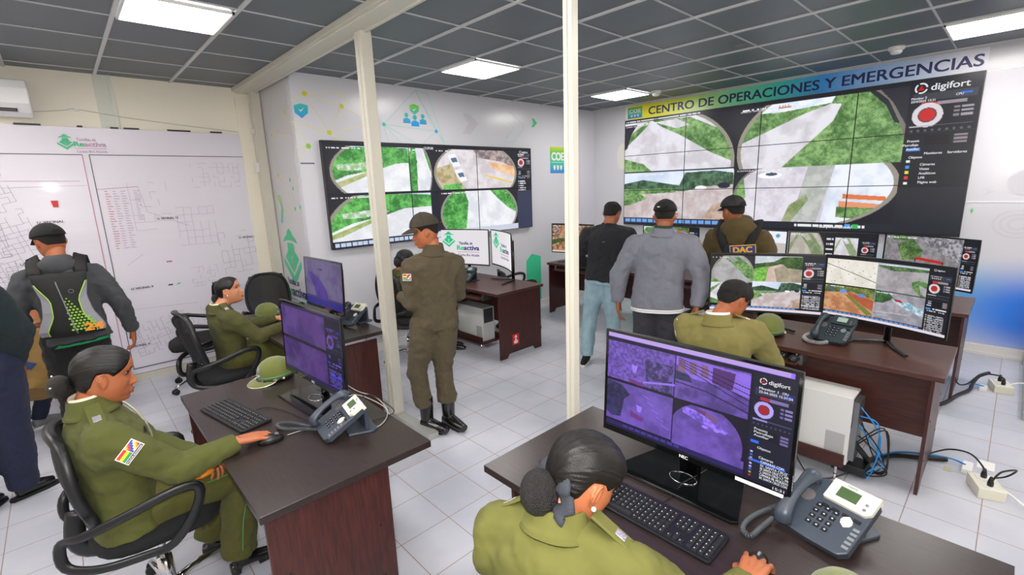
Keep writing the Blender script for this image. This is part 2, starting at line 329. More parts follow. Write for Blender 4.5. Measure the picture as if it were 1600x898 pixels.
def ui(cv,r,tint=(1,1,1),frac=1.0,rows=26,lab=True):
    """control column of the video software; frac = share of the column height the widgets take"""
    x0,y0,x1,y1=r; W=x1-x0; H=(y1-y0)*frac; c=lambda q:tuple(a*b for a,b in zip(q,tint))
    cv.rect(x0,y0,x1,y1,c((38,40,48))); cv.rect(x0,y0+.0*H,x1,y0+H,c((28,30,38)))
    R=lambda a,b,cc,d,col:cv.rect(x0+a*W,y0+b*H,x0+cc*W,y0+d*H,c(col))
    R(.06,.13,.94,.20,(58,60,70)); D=cv.dashes if lab else (lambda *a:None)
    D(x0+.1*W,y0+.14*H,x0+.55*W,y0+.152*H,c((220,220,225)),3); D(x0+.1*W,y0+.168*H,x0+.5*W,y0+.18*H,c((230,230,235)),4); R(.72,.155,.88,.17,(40,110,220))
    R(.2,.215,.42,.245,(200,50,50)); R(.42,.215,.82,.245,(150,140,150))
    a=cv.w/cv.h
    for rr,col in ((.22,(214,208,212)),(.135,(70,60,66)),(.115,(196,36,36))): cv.fill(cv.mell(x0+.3*W,y0+.33*H,rr*W,rr*W*a),c(col))
    for k in range(3): R(.66,.27+.035*k,.74,.29+.035*k,(130,126,134)); R(.76,.27+.035*k,.92,.29+.035*k,(160,156,164))
    R(.06,.425,.94,.432,(90,90,98)); R(.06,.425,.4,.436,(180,180,188))
    for k in range(9): cv.fill(cv.mell(x0+(.1+.1*k)*W,y0+.47*H,.022*W,.022*W*a),c((90,90,98)))
    for k in range(3): D(x0+.08*W,y0+(.525+.03*k)*H,x0+.26*W,y0+(.537+.03*k)*H,c((225,225,230)),9+k,.85); R(.3,.52+.03*k,.66,.545+.03*k,(20,20,26)); R(.72,.52+.03*k,.9,.54+.03*k,(140,130,138))
    R(.06,.63,.26,.655,(60,140,230)); D(x0+.3*W,y0+.632*H,x0+.9*W,y0+.648*H,c((220,220,225)),14,.8); D(x0+.12*W,y0+.672*H,x0+.85*W,y0+.685*H,c((220,220,225)),15,.7)
    cols=[(240,240,240),(60,150,230),(220,220,60),(220,60,50),(240,240,240)]
    for k in range(rows):
        b=.74+k*.26/max(rows,1)*1.0; hh=.26/max(rows,1)*.5
        R(.08,b,.14,b+hh,cols[k%5]); D(x0+.18*W,y0+b*H,x0+(.6 if rows<8 else .85)*W,y0+(b+hh)*H,c((215,215,222)),20+k,.8)
def strip(cv,r,seed=5,n=14,c0=(50,54,70),c1=(110,160,225)):
    x0,y0,x1,y1=r; cv.rect(x0,y0,x1,y1,c0)
    for k in range(n): 
        a=x0+(x1-x0)*(.02+.96*k/n); cv.rect(a,y0+(y1-y0)*.25,a+(x1-x0)*.8/n,y0+(y1-y0)*.8,c1)
def srgb2lin(a):
    a=np.clip(a/255,0,1); return np.where(a<=.04045,a/12.92,((a+.055)/1.055)**2.4)
def grid_mesh(name,cv,w,h,mat_,parent,x=0,curve=0,z0=0,world_fn=None):
    """picture as a fine grid in the local YZ plane: left edge at y=-w/2, bottom at z=z0; curve = radius of a bent panel"""
    nw,nh=cv.w,cv.h; u=np.linspace(0,1,nw); v=np.linspace(0,1,nh); U,Vv=np.meshgrid(u,v)
    y=(U-.5)*w; z=z0+(1-Vv)*h; xx=np.full_like(y,x)+(y*y/(2*curve) if curve else 0)
    P=np.stack([xx,y,z],-1).reshape(-1,3)
    if world_fn is not None: P=world_fn(U.reshape(-1),Vv.reshape(-1))
    me=bpy.data.meshes.new(name); nf=(nw-1)*(nh-1)
    me.vertices.add(nw*nh); me.vertices.foreach_set('co',P.astype(np.float32).ravel())
    i,j=np.meshgrid(np.arange(nw-1),np.arange(nh-1)); a=(j*nw+i).ravel(); F=np.stack([a,a+nw,a+nw+1,a+1],-1)
    me.loops.add(nf*4); me.loops.foreach_set('vertex_index',F.astype(np.int32).ravel()); me.polygons.add(nf)
    me.polygons.foreach_set('loop_start',np.arange(0,nf*4,4,dtype=np.int32))
    me.update(calc_edges=True); me.validate()
    at=me.color_attributes.new('Col','FLOAT_COLOR','POINT'); c=np.ones((nw*nh,4),np.float32); c[:,:3]=srgb2lin(cv.a).reshape(-1,3); at.data.foreach_set('color',c.ravel())
    me.materials.append(mat_); o=bpy.data.objects.new(name,me); COL.objects.link(o)
    if parent is not None: o.parent=parent
    return o
# ================================================================ THE SETTING
H=3.0; XR=6.65; YB=5.0; YM=6.1; XP=1.83; X0=-2.4; Y0=-2.2
# floor: grey-blue tiles, 0.31 m, reddish grout
def floor_mat():
    m=bpy.data.materials.new('floor_tiles'); m.use_nodes=True; nt=m.node_tree; b=nt.nodes['Principled BSDF']; N=nt.nodes.new; K=nt.links.new
    tc=N('ShaderNodeTexCoord'); mp=N('ShaderNodeMapping'); mp.inputs['Location'].default_value=(-1.03,-2.035,0); K(tc.outputs['Object'],mp.inputs[0])
    sp=N('ShaderNodeSeparateXYZ'); K(mp.outputs[0],sp.inputs[0])
    def line(out,per):
        d=N('ShaderNodeMath'); d.operation='DIVIDE'; d.inputs[1].default_value=per; K(out,d.inputs[0])
        r=N('ShaderNodeMath'); r.operation='ROUND'; K(d.outputs[0],r.inputs[0]); s_=N('ShaderNodeMath'); s_.operation='SUBTRACT'; K(d.outputs[0],s_.inputs[0]); K(r.outputs[0],s_.inputs[1])
        a=N('ShaderNodeMath'); a.operation='ABSOLUTE'; K(s_.outputs[0],a.inputs[0]); l=N('ShaderNodeMath'); l.operation='LESS_THAN'; l.inputs[1].default_value=.0022/per; K(a.outputs[0],l.inputs[0]); return l.outputs[0]
    mx=N('ShaderNodeMath'); mx.operation='MAXIMUM'; K(line(sp.outputs[0],.31),mx.inputs[0]); K(line(sp.outputs[1],.30),mx.inputs[1])
    n=N('ShaderNodeTexNoise'); n.inputs['Scale'].default_value=1.6; n.inputs['Detail'].default_value=5; K(tc.outputs['Object'],n.inputs['Vector'])
    cr=N('ShaderNodeValToRGB'); cr.color_ramp.elements[0].color=L(178,181,194); cr.color_ramp.elements[1].color=L(206,208,217); cr.color_ramp.elements[0].position=.3; cr.color_ramp.elements[1].position=.7; K(n.outputs[0],cr.inputs[0])
    mix=N('ShaderNodeMix'); mix.data_type='RGBA'; K(mx.outputs[0],mix.inputs[0]); K(cr.outputs[0],mix.inputs[6]); mix.inputs[7].default_value=L(150,124,112); K(mix.outputs[2],b.inputs['Base Color'])
    b.inputs['Roughness'].default_value=.33
    bp=N('ShaderNodeBump'); bp.invert=True; bp.inputs['Strength'].default_value=.3; bp.inputs['Distance'].default_value=.002; K(mx.outputs[0],bp.inputs['Height']); K(bp.outputs[0],b.inputs['Normal'])
    return m
struct(G().bx(X0,XR,Y0,YM,-.08,0).build('floor',floor_mat()))
M_TILE=mat('ceiling_tile',(88,96,106),.4,spec=.5,bump=.05,bscale=500,var=.05,vscale=1.5)
struct(G().bx(X0,XR,Y0,YM,H,H+.08).build('ceiling',M_TILE))
M_TBAR=mat('t_bar',(205,206,208),.45)
g=G()
x=.46-.59*5
xs=[]
while x<XR: xs.append(x); x+=.615 if x>.4 else .59
xs=[-1.9,-1.31,-.72,-.13,.46,1.045,2.35,2.965,3.575,4.19,4.79,5.38,5.98,6.57]
for x in xs: g.bx(x-.012,x+.012,Y0,YM if x<XP-.1 else YB,H-.012,H)
struct(g.build('trim_1',M_TBAR)); g=G()
ys=[-1.72,-1.14,-.56,.03,.62,1.21,1.80,2.39,2.97,3.56,4.14,4.73,5.31,5.89]
for y in ys: g.bx(X0,XR if y<YB else XP,y-.007,y+.007,H-.006,H)
struct(g.build('trim_11',mat('t_bar_thin',(188,190,194),.5)))
# walls
struct(G().bx(X0,XP-.06,YM,YM+.1,0,H).build('wall_far_left',M_CREAM))
struct(G().bx(XP,XR,YB,YB+.1,0,H).build('wall_back',M_WALL))
struct(G().bx(XR,XR+.1,Y0,YB+.1,0,H).build('wall_right',M_WALL))
struct(G().bx(XP,XP+.1,YB+.1,YM+.1,0,H).build('wall_return',mat('wall_return_film',(206,205,210),.3)))
struct(G().bx(X0-.1,X0,Y0,YM+.1,0,H).build('wall_left',M_CREAM))
struct(G().bx(X0-.1,XR+.1,Y0-.1,Y0,0,H).build('wall_front',M_CREAM))
# shallow pilasters in the corner and pairs of white strips on the cream wall
struct(G().bx(XP-.22,XP-.0,YM-.03,YM,0,H-.1).build('trim_2',M_CREAM))
struct(G().bx(.44,.475,YM-.012,YM,2.46,H).bx(.545,.575,YM-.012,YM,2.46,H).bx(.475,.545,YM-.004,YM,2.46,H).build('trim_3',mat('pale_strip',(222,224,214),.5)))
# partition frame: beam, posts, sill
struct(G().bx(1.60,1.63,Y0,YM,2.955,H).bx(1.63,1.76,Y0,YM,2.945,H).bx(1.76,1.785,Y0,YM,2.935,2.96).build('trim_4',M_ALU,bevel=.003))
def post(n,y,a=.05):
    g=G(); k=a/.055; c=XP-.05; g.bx(c-.04*k,c+.04*k,y-.055*k,y+.055*k,0,2.95); g.bx(c-.052*k,c-.04*k,y-.055*k,y-.008*k,0,2.95); g.bx(c-.052*k,c-.04*k,y+.008*k,y+.055*k,0,2.95); g.bx(c+.04*k,c+.055*k,y-.03*k,y+.03*k,0,2.95)
    struct(g.build(n,M_ALU,bevel=.002))
post('trim_5',3.36); post('trim_6',1.468,.026); post('trim_7',5.95)
struct(G().bx(XP-.1,XP-.01,2.82,3.36,0,.05).bx(XP-.1,XP-.01,3.47,YM,0,.05).build('trim_8',M_ALU2,bevel=.003))
# skirtings
struct(G().bx(X0,XP-.1,YM-.03,YM,0,.07).build('baseboard_far_left',mat('skirting_cream',(205,202,188),.5)))
struct(G().bx(XP,XR,YB-.02,YB,0,.09).build('baseboard_back',mat('skirting_white',(226,224,222),.4)))
struct(G().bx(XR-.02,XR,-.2,YB,0,.1).bx(XR-.035,XR,-.2,YB,0,.03).build('baseboard_right',MATS['skirting_white']))
struct(G().bx(5.0,XR,-.27,-.21,0,.06).bx(6.5,6.58,-.3,-.2,0,.75).build('trim_9',M_ALU2,bevel=.004))
# horizontal joints of the right wall lining
struct(G().bx(XR-.004,XR,-.3,.38,2.758,2.77).bx(XR-.004,XR,-.3,.38,1.535,1.547).build('trim_10',mat('joint_strip',(236,236,240),.3)))

# ---- ceiling light panels
M_LIGHT=emat('panel_light',(255,250,246),PANEL)
panels=[(.475,1.03,3.60,4.13,'square lit ceiling panel above the wall map, on the left'),(2.98,3.56,3.57,4.13,'square lit ceiling panel near the middle, between the two posts'),(5.39,5.97,3.57,4.13,'small looking lit ceiling panel above the COE logo'),(5.39,6.0,.04,.61,'lit ceiling panel above the right end of the long sign'),
 (-1.3,-.75,3.6,4.13,None),(-1.3,-.75,4.76,5.30,None),(.475,1.03,.04,.61,None),(2.98,3.56,.04,.61,None),(-1.3,-.75,.04,.61,None),(.475,1.03,-1.7,-1.16,None),(2.98,3.56,-1.7,-1.16,None),(.475,1.03,1.8,2.36,None),(-1.3,-.75,1.8,2.36,None),(5.39,5.97,-1.7,-1.16,None)]  # panels without a label are out of view, added to bring more light
for k,(a,b,c,d,lb) in enumerate(panels):
    t=thing('ceiling_light',lb or 'lit ceiling panel over the near part of the room','light',((a+b)/2,(c+d)/2,H-.02),group='square ceiling light panels')
    w_,h_=(b-a)/2,(d-c)/2
    G().bx(-w_+.012,w_-.012,-h_+.012,h_-.012,-.002,.006).build('diffuser',M_LIGHT,t)
    G().bx(-w_,w_,-h_,-h_+.014,-.006,.012).bx(-w_,w_,h_-.014,h_,-.006,.012).bx(-w_,-w_+.014,-h_,h_,-.006,.012).bx(w_-.014,w_,-h_,h_,-.006,.012).build('frame',M_WHITE,t)
for (x,y,lb) in ((5.95,.99,'white smoke detector on the ceiling nearer the right, above EMERGENCIAS'),(5.94,3.47,'white smoke detector on the ceiling beside the far light panel')):
    t=thing('smoke_detector',lb,'smoke detector',(x,y,H),group='smoke detectors')
    G().lathe([(.065,0),(.065,-.02),(.06,-.028),(.045,-.03)],24).build('base',M_WHITE,t,smooth=True,bevel=.001)
    G().lathe([(.048,-.028),(.046,-.05),(.034,-.062),(.0,-.064)],24).build('sensor_head',M_WHITE,t,smooth=True)
t=tag(G().lathe([(.04,0),(.04,-.004),(.03,-.008),(0,-.009)],24,T(4.61,1.89,H)).build('grey_disc',mat('disc_grey',(120,122,126),.5)),'small round grey disc on a dark ceiling tile','cap')  # shallow round grey disc under the ceiling

# ================================================================ PRINTED GRAPHICS
class Flat(G):
    """flat print on a wall: 2D coordinates (a to the viewer's right, z up), layers raised by fractions of a millimetre"""
    def __init__(s,wall): super().__init__(); s.wall=wall; s.k=0
    def M(s,lay=0):
        e=.0015+.0006*lay
        if s.wall=='right': return basis((0,-1,0),(0,0,1),(-1,0,0),(XR-e,0,0))      # a = -Y
        if s.wall=='back': return basis((1,0,0),(0,0,1),(0,-1,0),(0,YB-e,0))        # a = X
        if s.wall=='map': return basis((1,0,0),(0,0,1),(0,-1,0),(0,YM-.02-e,0))
        if s.wall=='return': return basis((0,-1,0),(0,0,1),(-1,0,0),(XP-e,0,0))
        return s.wall@T(0,0,e)
    def poly(s,pts,mi,lay=0): s.add([(x,y,0) for x,y in pts],[tuple(range(len(pts)))],mi,s.M(lay))
    def disc(s,x,y,r,mi,lay=0,n=20,ry=None): s.poly([(x+r*math.cos(2*PI*i/n),y+(ry or r)*math.sin(2*PI*i/n)) for i in range(n)],mi,lay)
    def line(s,a,b,w,mi,lay=0):
        d=unit((b[0]-a[0],b[1]-a[1])); n=(-d[1]*w/2,d[0]*w/2); s.poly([(a[0]+n[0],a[1]+n[1]),(a[0]-n[0],a[1]-n[1]),(b[0]-n[0],b[1]-n[1]),(b[0]+n[0],b[1]+n[1])],mi,lay)
    def text(s,str_,x,y,size,mi,lay=1,bold=.02,width=None,align='LEFT'): text_geo(s,str_,size,s.M(lay)@T(x,y,0),mi,bold,align,width)
def grad_mat(name,stops,axis,lo,hi,rough=.3):
    m=bpy.data.materials.new(name); m.use_nodes=True; nt=m.node_tree; b=nt.nodes['Principled BSDF']; N=nt.nodes.new; K=nt.links.new
    tc=N('ShaderNodeTexCoord'); sp=N('ShaderNodeSeparateXYZ'); K(tc.outputs['Object'],sp.inputs[0]); mr=N('ShaderNodeMapRange'); mr.inputs[1].default_value=lo; mr.inputs[2].default_value=hi; K(sp.outputs[axis],mr.inputs[0])
    cr=N('ShaderNodeValToRGB'); e=cr.color_ramp.elements
    while len(e)<len(stops): e.new(.5)
    for k,(p,c) in enumerate(stops): e[k].position=p; e[k].color=L(*c)
    K(mr.outputs[0],cr.inputs[0]); K(cr.outputs[0],b.inputs['Base Color']); b.inputs['Roughness'].default_value=rough; return m
def hat_logo(g,x,z,s,mg,lay=1):
    """green emblem: figure in a broad hat over chevrons; x,z centre of the top, s = overall width"""
    P=lambda pts,l=0:g.poly([(x+a*s,z+b*s) for a,b in pts],mg,lay+l)
    P([(-.52,-.25),(-.40,-.13),(-.22,-.06),(-.17,.04),(0,.13),(.17,.04),(.22,-.06),(.40,-.13),(.52,-.25),(.25,-.20),(0,-.185),(-.25,-.20)])
    P([(-.22,-.26),(.22,-.26),(.24,-.42),(.12,-.58),(0,-.64),(-.12,-.58),(-.24,-.42)])
    for q in (-1,1):
        P([(q*.20,-.44),(q*.50,-.66),(q*.015,-1.06),(q*.015,-.80)]); P([(q*.17,-.50),(q*.23,-.44),(q*.015,-.70),(q*.015,-.78)]); P([(q*.64,-.68),(q*.64,-.86),(0,-1.38),(0,-1.16)])
def reactiva(g,x,z,s,mg,mi,mp,lay=1):
    g.text('Yacuiba, se',x+.12*s,z+.28*s,.23*s,mi,lay,.03,.78*s); g.text('Re',x,z,.34*s,mg,lay,.045,.38*s); g.text('activa',x+.4*s,z,.34*s,mi,lay,.045,.9*s)
    g.line((x,z-.1*s),(x+1.3*s,z-.1*s),.02*s,mp,lay); g.text('Carlos Brú Alcalde',x+.05*s,z-.32*s,.18*s,mi,lay,.02,1.25*s)
def coe(g,x,z,w,h,lay,mb,mw):
    g.poly([(x,z),(x+w,z),(x+w,z+h),(x,z+h)],mb,lay); g.text('COE',x+.1*w,z+.5*h,.42*h,mw,lay+1,.05,.8*w); g.line((x+.08*w,z+.42*h),(x+.92*w,z+.42*h),.015*w,mw,lay+1)
    for k in(.28,.5,.72): g.poly([(x+(k-.07)*w,z+.3*h),(x+(k+.07)*w,z+.3*h),(x+(k+.06)*w,z+.18*h),(x+k*w,z+.1*h),(x+(k-.06)*w,z+.18*h)],mw,lay+1)

# long sign over the video wall
g=Flat('right')
M_BAN=grad_mat('banner_gradient',[(0,(240,236,228)),(.045,(250,238,70)),(.2,(234,240,80)),(.4,(140,228,170)),(.52,(84,224,196)),(.66,(70,170,250)),(.8,(170,208,252)),(.95,(236,238,250))],1,4.4,.38)
g.poly([(-4.4,2.78),(-.39,2.78),(-.39,2.985),(-4.4,2.985)],0,0)
M_COE=grad_mat('coe_gradient',[(0,(60,140,220)),(.45,(70,200,160)),(.75,(90,200,90)),(1,(210,220,60))],2,2.80,2.98)
coe(g,-4.36,2.80,.25,.165,1,2,3)
g.text('CENTRO DE OPERACIONES Y EMERGENCIAS',-4.0,2.825,.155,1,1,.022,3.58)
ban=g.build('banner',[M_BAN,M_INK,M_COE,M_PAPER],normals=False); tag(ban,'long gradient sign reading CENTRO DE OPERACIONES Y EMERGENCIAS above the video wall','sign')

# blue and grey cloud printed at the foot of the right wall, emblem ghosts
def cloud_mat():
    m=bpy.data.materials.new('cloud_print'); m.use_nodes=True; nt=m.node_tree; b=nt.nodes['Principled BSDF']; N=nt.nodes.new; K=nt.links.new
    tc=N('ShaderNodeTexCoord'); base=None; prev=None
    col=L(216,216,224)
    for (y,z,ry,rz,c) in ((.70,.55,.9,.62,(120,220,244)),(-.25,.46,1.0,.62,(30,125,240)),(3.9,.45,.8,.7,(70,214,150))):
        mp=N('ShaderNodeMapping'); mp.inputs['Location'].default_value=(0,-y/ry,-z/rz); mp.inputs['Scale'].default_value=(0,1/ry,1/rz); K(tc.outputs['Object'],mp.inputs[0])
        gr=N('ShaderNodeTexGradient'); gr.gradient_type='SPHERICAL'; K(mp.outputs[0],gr.inputs[0])
        r=N('ShaderNodeMapRange'); r.interpolation_type='SMOOTHSTEP'; r.inputs[1].default_value=0; r.inputs[2].default_value=.82; K(gr.outputs[1],r.inputs[0])
        mx=N('ShaderNodeMix'); mx.data_type='RGBA'; K(r.outputs[0],mx.inputs[0]); mx.inputs[7].default_value=L(*c)
        if prev is None: mx.inputs[6].default_value=col
        else: K(prev,mx.inputs[6])
        prev=mx.outputs[2]
    K(prev,b.inputs['Base Color']); b.inputs['Roughness'].default_value=.22; return m
g=Flat('right'); n=24
g.poly([(-4.95,.11),(.3,.11),(.3,1.45),(-4.95,1.45)],0,0)
M_GHOST=mat('ghost_print',(206,204,214),.3); M_GREEN2=mat('pale_green_print',(90,210,130),.35)
for r in (.05,.09,.13): 
    for i in range(24): g.line((0+r*1.3*math.cos(i*PI/12),1.33+r*math.sin(i*PI/12)),(0+r*1.3*math.cos((i+1)*PI/12),1.33+r*math.sin((i+1)*PI/12)),.02,1,1)
g.poly([(-.27,1.6),(-.19,1.64),(-.27,1.68),(-.24,1.64)],1,1); g.disc(.0,1.72,.12,1,1)
g.poly([(-.335,1.42),(-.32,1.45),(-.33,1.48),(-.345,1.46)],2,1); g.disc(-4.45,2.25,.1,3,1,ry=.2)
tag(g.build('wall_print',[cloud_mat(),M_GHOST,M_GREEN2,mat('pale_yellow_print',(224,224,214),.3)],normals=False),'blue cloud print low on the right wall beside the last desk','wall print')

# network of lines and icons on the back wall
WG=thing('wall_graphics','lines, shield and people icons and COE logo printed across the back wall','wall print',(0,0,0))
g=Flat('back')
M_YEL=mat('yellow_print',(206,206,60),.35); M_LIME=mat('lime_print',(140,204,70),.35); M_TEAL=mat('teal_print',(50,190,170),.35); M_SKY=mat('sky_print',(60,160,220),.35); M_LINE=mat('pale_line',(222,222,150),.35); M_TLINE=mat('pale_teal_line',(140,214,196),.35)
M_SHG=grad_mat('shield_gradient',[(0,(40,150,230)),(.5,(60,190,190)),(1,(120,210,60))],2,2.58,2.8)
GM=[M_YEL,M_LIME,M_TEAL,M_SKY,M_LINE,M_TLINE,M_SHG,M_PAPER,M_GRN,mat('faint_grey_print',(200,198,210),.3),grad_mat('coe_gradient_2',[(0,(60,130,220)),(.45,(70,200,160)),(.75,(80,200,80)),(1,(200,220,60))],2,2.02,2.41),mat('grey_bar',(110,112,118),.4),mat('mint_print',(70,214,160),.35)]
def emit_(n):
    global g
    o=g.build(n,GM,WG,normals=False); g=Flat('back'); return o
A=[(1.96,2.81),(2.33,2.72),(2.17,2.45),(1.94,2.31)]
for a,b in (((1.82,2.73),A[0]),(A[0],(2.31,2.86)),((2.31,2.86),A[1]),((2.31,2.86),(2.45,2.74)),(A[0],A[2]),(A[0],A[1]),(A[1],A[2]),(A[1],(2.6,2.62)),((1.81,2.54),A[2]),(A[2],(2.58,2.55)),(A[2],(2.3,2.37)),((1.81,2.54),A[3]),((1.81,2.3),A[3]),(A[3],(1.83,2.17))): g.line(a,b,.007,4)
for p in A: g.disc(p[0],p[1],.025,0 if p[0]>1.95 and p[1]>2.4 else 1,1)
emit_('line_network')
B=[(2.8,2.57),(3.24,2.97),(3.5,2.53)]
for a,b in ((B[0],B[1]),(B[1],B[2]),(B[0],B[2]),(B[1],(3.41,2.95)),((3.41,2.95),(3.6,2.42)),(B[1],(3.62,2.38)),(B[0],(2.84,2.38)),(B[0],(3.2,2.38)),(B[2],(3.3,2.38)),(B[2],(3.62,2.38)),(B[0],(3.0,2.38))): g.line(a,b,.006,5)
g.disc(2.8,2.57,.022,2,1); g.disc(3.5,2.53,.022,3,1)
emit_('line_network')
g.poly([(1.84,2.69),(1.91,2.715),(1.98,2.70),(1.975,2.63),(1.91,2.575),(1.845,2.62)],6,1); g.poly([(1.88,2.66),(1.905,2.635),(1.94,2.675),(1.905,2.65)],7,2)
emit_('shield_icon')
g.poly([(3.15,2.8),(3.21,2.82),(3.275,2.8),(3.27,2.74),(3.21,2.7),(3.155,2.74)],6,1); g.poly([(3.18,2.76),(3.205,2.74),(3.24,2.775),(3.205,2.755)],7,2)
for (x,z,s) in ((3.1,2.69,.9),(3.32,2.69,.9),(3.21,2.67,1)):
    g.disc(x,z,.028*s,6,1); g.poly([(x-.055*s,z-.1*s),(x+.055*s,z-.1*s),(x+.05*s,z-.05*s),(x,z-.03*s),(x-.05*s,z-.05*s)],6,1)
emit_('people_icon')
g.poly([(5.17,2.79),(5.21,2.79),(5.28,2.735),(5.21,2.67),(5.16,2.67),(5.2,2.73)],8,1)
emit_('chevron')
g.poly([(3.92,2.77),(4.03,2.77),(4.17,2.66),(4.03,2.52),(3.9,2.52),(4.0,2.65)],9,1)
emit_('chevron')
for a,b in (((4.71,2.86),(4.99,2.70)),((4.99,2.70),(4.99,2.63)),((4.99,2.63),(4.8,2.45)),((4.8,2.45),(4.65,2.44)),((4.65,2.44),(4.66,2.5)),((4.66,2.5),(4.8,2.63)),((4.8,2.63),(4.71,2.72))): g.line(a,b,.006,5,1)
emit_('chevron_outline')
coe(g,5.55,2.02,.35,.39,1,10,7)
emit_('coe_logo')
g.poly([(1.84,2.135),(1.98,2.135),(1.98,2.15),(1.84,2.15)],11,1)
emit_('grey_bar')
for k,(x,z) in enumerate(((3.08,.98),(3.08,.7))):
    for i in range(14):
        a,b=PI*.3+i*PI*1.4/14,PI*.3+(i+1)*PI*1.4/14; g.line((x+.09*math.cos(a),z+.1*math.sin(a)),(x+.09*math.cos(b),z+.1*math.sin(b)),.007,8,1)
emit_('ring_mark')
g.poly([(4.98,.1),(5.3,.1),(5.3,.78),(5.1,.84),(4.98,.74)],12,1)
emit_('green_panel')

# return wall: hat emblem and slogan
g=Flat('return')
hat_logo(g,-5.56,1.42,.42,0); reactiva(g,-5.86,.70,.46,0,1,2)
for a,b in (((-5.22,2.65),(-5.7,2.48)),((-5.7,2.48),(-5.12,2.45)),((-5.7,2.48),(-5.66,2.05)),((-5.22,2.65),(-5.03,2.3)),((-5.66,2.05),(-5.32,1.99)),((-5.32,1.99),(-5.26,1.9)),((-5.26,1.9),(-5.27,1.69)),((-5.32,1.99),(-5.03,2.3)),((-5.26,1.9),(-5.03,2.0)),((-5.27,1.69),(-5.66,2.05)),((-5.27,1.69),(-5.08,1.71)),((-5.78,1.68),(-5.27,1.69)),((-5.27,1.69),(-5.6,1.45))): g.line(a,b,.006,3)
for p,c in (((-5.22,2.65),4),((-5.7,2.48),4),((-5.66,2.05),4),((-5.32,1.99),5),((-5.26,1.9),5),((-5.27,1.69),5),((-5.12,1.71),5)): g.disc(p[0],p[1],.022,c,1)
g.poly([(-5.8,1.84),(-5.7,1.7),(-5.78,1.54),(-5.72,1.52),(-5.64,1.68),(-5.7,1.84)],6,1)
tag(g.build('wall_graphics',[M_GRN,M_INK,M_TEAL,M_LINE,M_YEL,M_TEAL,grad_mat('chevron_gradient',[(0,(60,190,200)),(1,(170,214,80))],2,1.5,1.85)],normals=False),'green figure with a broad hat and slogan on the narrow return wall','wall print')

# ---- big town map on glossy film (left wall)
g=Flat('map'); rr=random.Random(3)
M_FILM=mat('map_film',(228,224,236),.30,coat=.12,bump=.35,bscale=1.6,stretch=(1,1,5))
def sheet():
    nx,nz=90,50; V=[];F=[]
    for j in range(nz+1):
        for i in range(nx+1):
            x=-1.9+3.60*i/nx; z=.075+2.44*j/nz
            V.append((x,YM-.019-.003*math.sin(z*9+math.sin(x*3))*math.exp(-((z-2.4)/.12)**2)-.0012*math.sin(z*13+x*1.7),z))
    for j in range(nz):
        for i in range(nx): a=j*(nx+1)+i; F.append((a,a+1,a+nx+2,a+nx+1))
    return V,F
V,F=sheet(); t=thing('wall_map','large glossy white town map with thin street lines covering the left wall','map',(0,YM-.02,0))
gs=G(); gs.add(V,F); gs.build('sheet',M_FILM,t,world=True,smooth=True,normals=False)
MR=0;MB=1;MG=2;MK=3;ML=4;MP=5
g.line((-1.8,2.27),(.255,2.27),.006,MK,6); g.line((.305,2.27),(1.63,2.27),.006,MK,6); g.line((.255,2.27),(.245,.13),.006,MR,6); g.line((.305,2.27),(.30,.13),.006,MB,6); g.line((1.63,2.27),(1.63,.13),.007,MB,6); g.line((1.665,2.45),(1.665,.13),.005,MB,6)
g.line((.30,.135),(1.63,.135),.008,MK,6); g.line((-1.8,.135),(.245,.135),.008,MK,6)
def town(x0,x1,z0,z1,n,ang,mi,p=.75,w=.0025):
    ca,sa=math.cos(ang),math.sin(ang); cx,cz=(x0+x1)/2,(z0+z1)/2; hw,hh=(x1-x0)/2,(z1-z0)/2
    R=lambda a,b:(cx+a*ca-b*sa,cz+a*sa+b*ca)
    xs_=[-hw+2*hw*i/n+rr.uniform(-.01,.01) for i in range(n+1)]; m=max(2,int(n*hh/hw)); zs=[-hh+2*hh*i/m+rr.uniform(-.01,.01) for i in range(m+1)]
    for a in xs_:
        for b0,b1 in zip(zs,zs[1:]):
            if rr.random()<p: g.line(R(a,b0),R(a+rr.uniform(-.004,.004),b1),w,mi,6)
    for b in zs:
        for a0,a1 in zip(xs_,xs_[1:]):
            if rr.random()<p: g.line(R(a0,b),R(a1,b+rr.uniform(-.004,.004)),w,mi,6)
town(-1.7,-.1,.2,2.2,34,.25,ML,.72); town(-1.2,-.35,.9,1.7,22,.1,MK,.5,.002); town(.35,.9,.3,.62,14,.2,ML,.6); town(.9,1.5,.2,.6,12,-.3,MP,.5); town(.9,1.25,1.35,1.75,5,0,MP,.8); town(1.25,1.6,1.0,1.45,6,.05,ML,.5); town(.55,.85,1.55,2.0,4,.02,MP,.4); town(1.1,1.55,1.95,2.2,9,0,MP,.6); town(.95,1.2,.9,1.1,7,0,MP,.5)
g.line((.3,1.95),(.62,1.97),.004,MR,6); g.line((.62,1.97),(.66,1.72),.003,MP,6); g.line((.66,1.72),(1.0,1.55),.003,MP,6); g.line((.42,1.2),(.56,1.3),.003,MP,6); g.line((.4,.75),(.95,.72),.003,MP,6); g.line((-1.0,2.05),(.2,2.03),.003,MR,6); g.line((-.4,1.98),(.24,1.99),.003,MP,6)
for k in range(24):
    z=1.93-.024*k
    for j in range(3): 
        a=.36+.06*j; g.line((a,z),(a+rr.uniform(.02,.05),z),.006,MP if j else MR,6)
for k in range(15): g.line((.58,1.93-.02*k),(.58+rr.uniform(.02,.05),1.93-.02*k),.005,MP,6)
for s_,x,z in (('U. VECINAL 12',.73,1.635),('U. VECINAL 9',.41,.95),('U. VECINAL 8',.29,.36),('U. VECINAL',-.32,1.3),('U. VECINAL',-.15,1.66),('U. VECINAL 12',1.45,1.37)): g.text(s_,x,z,.03,MK,6,.03,.18)
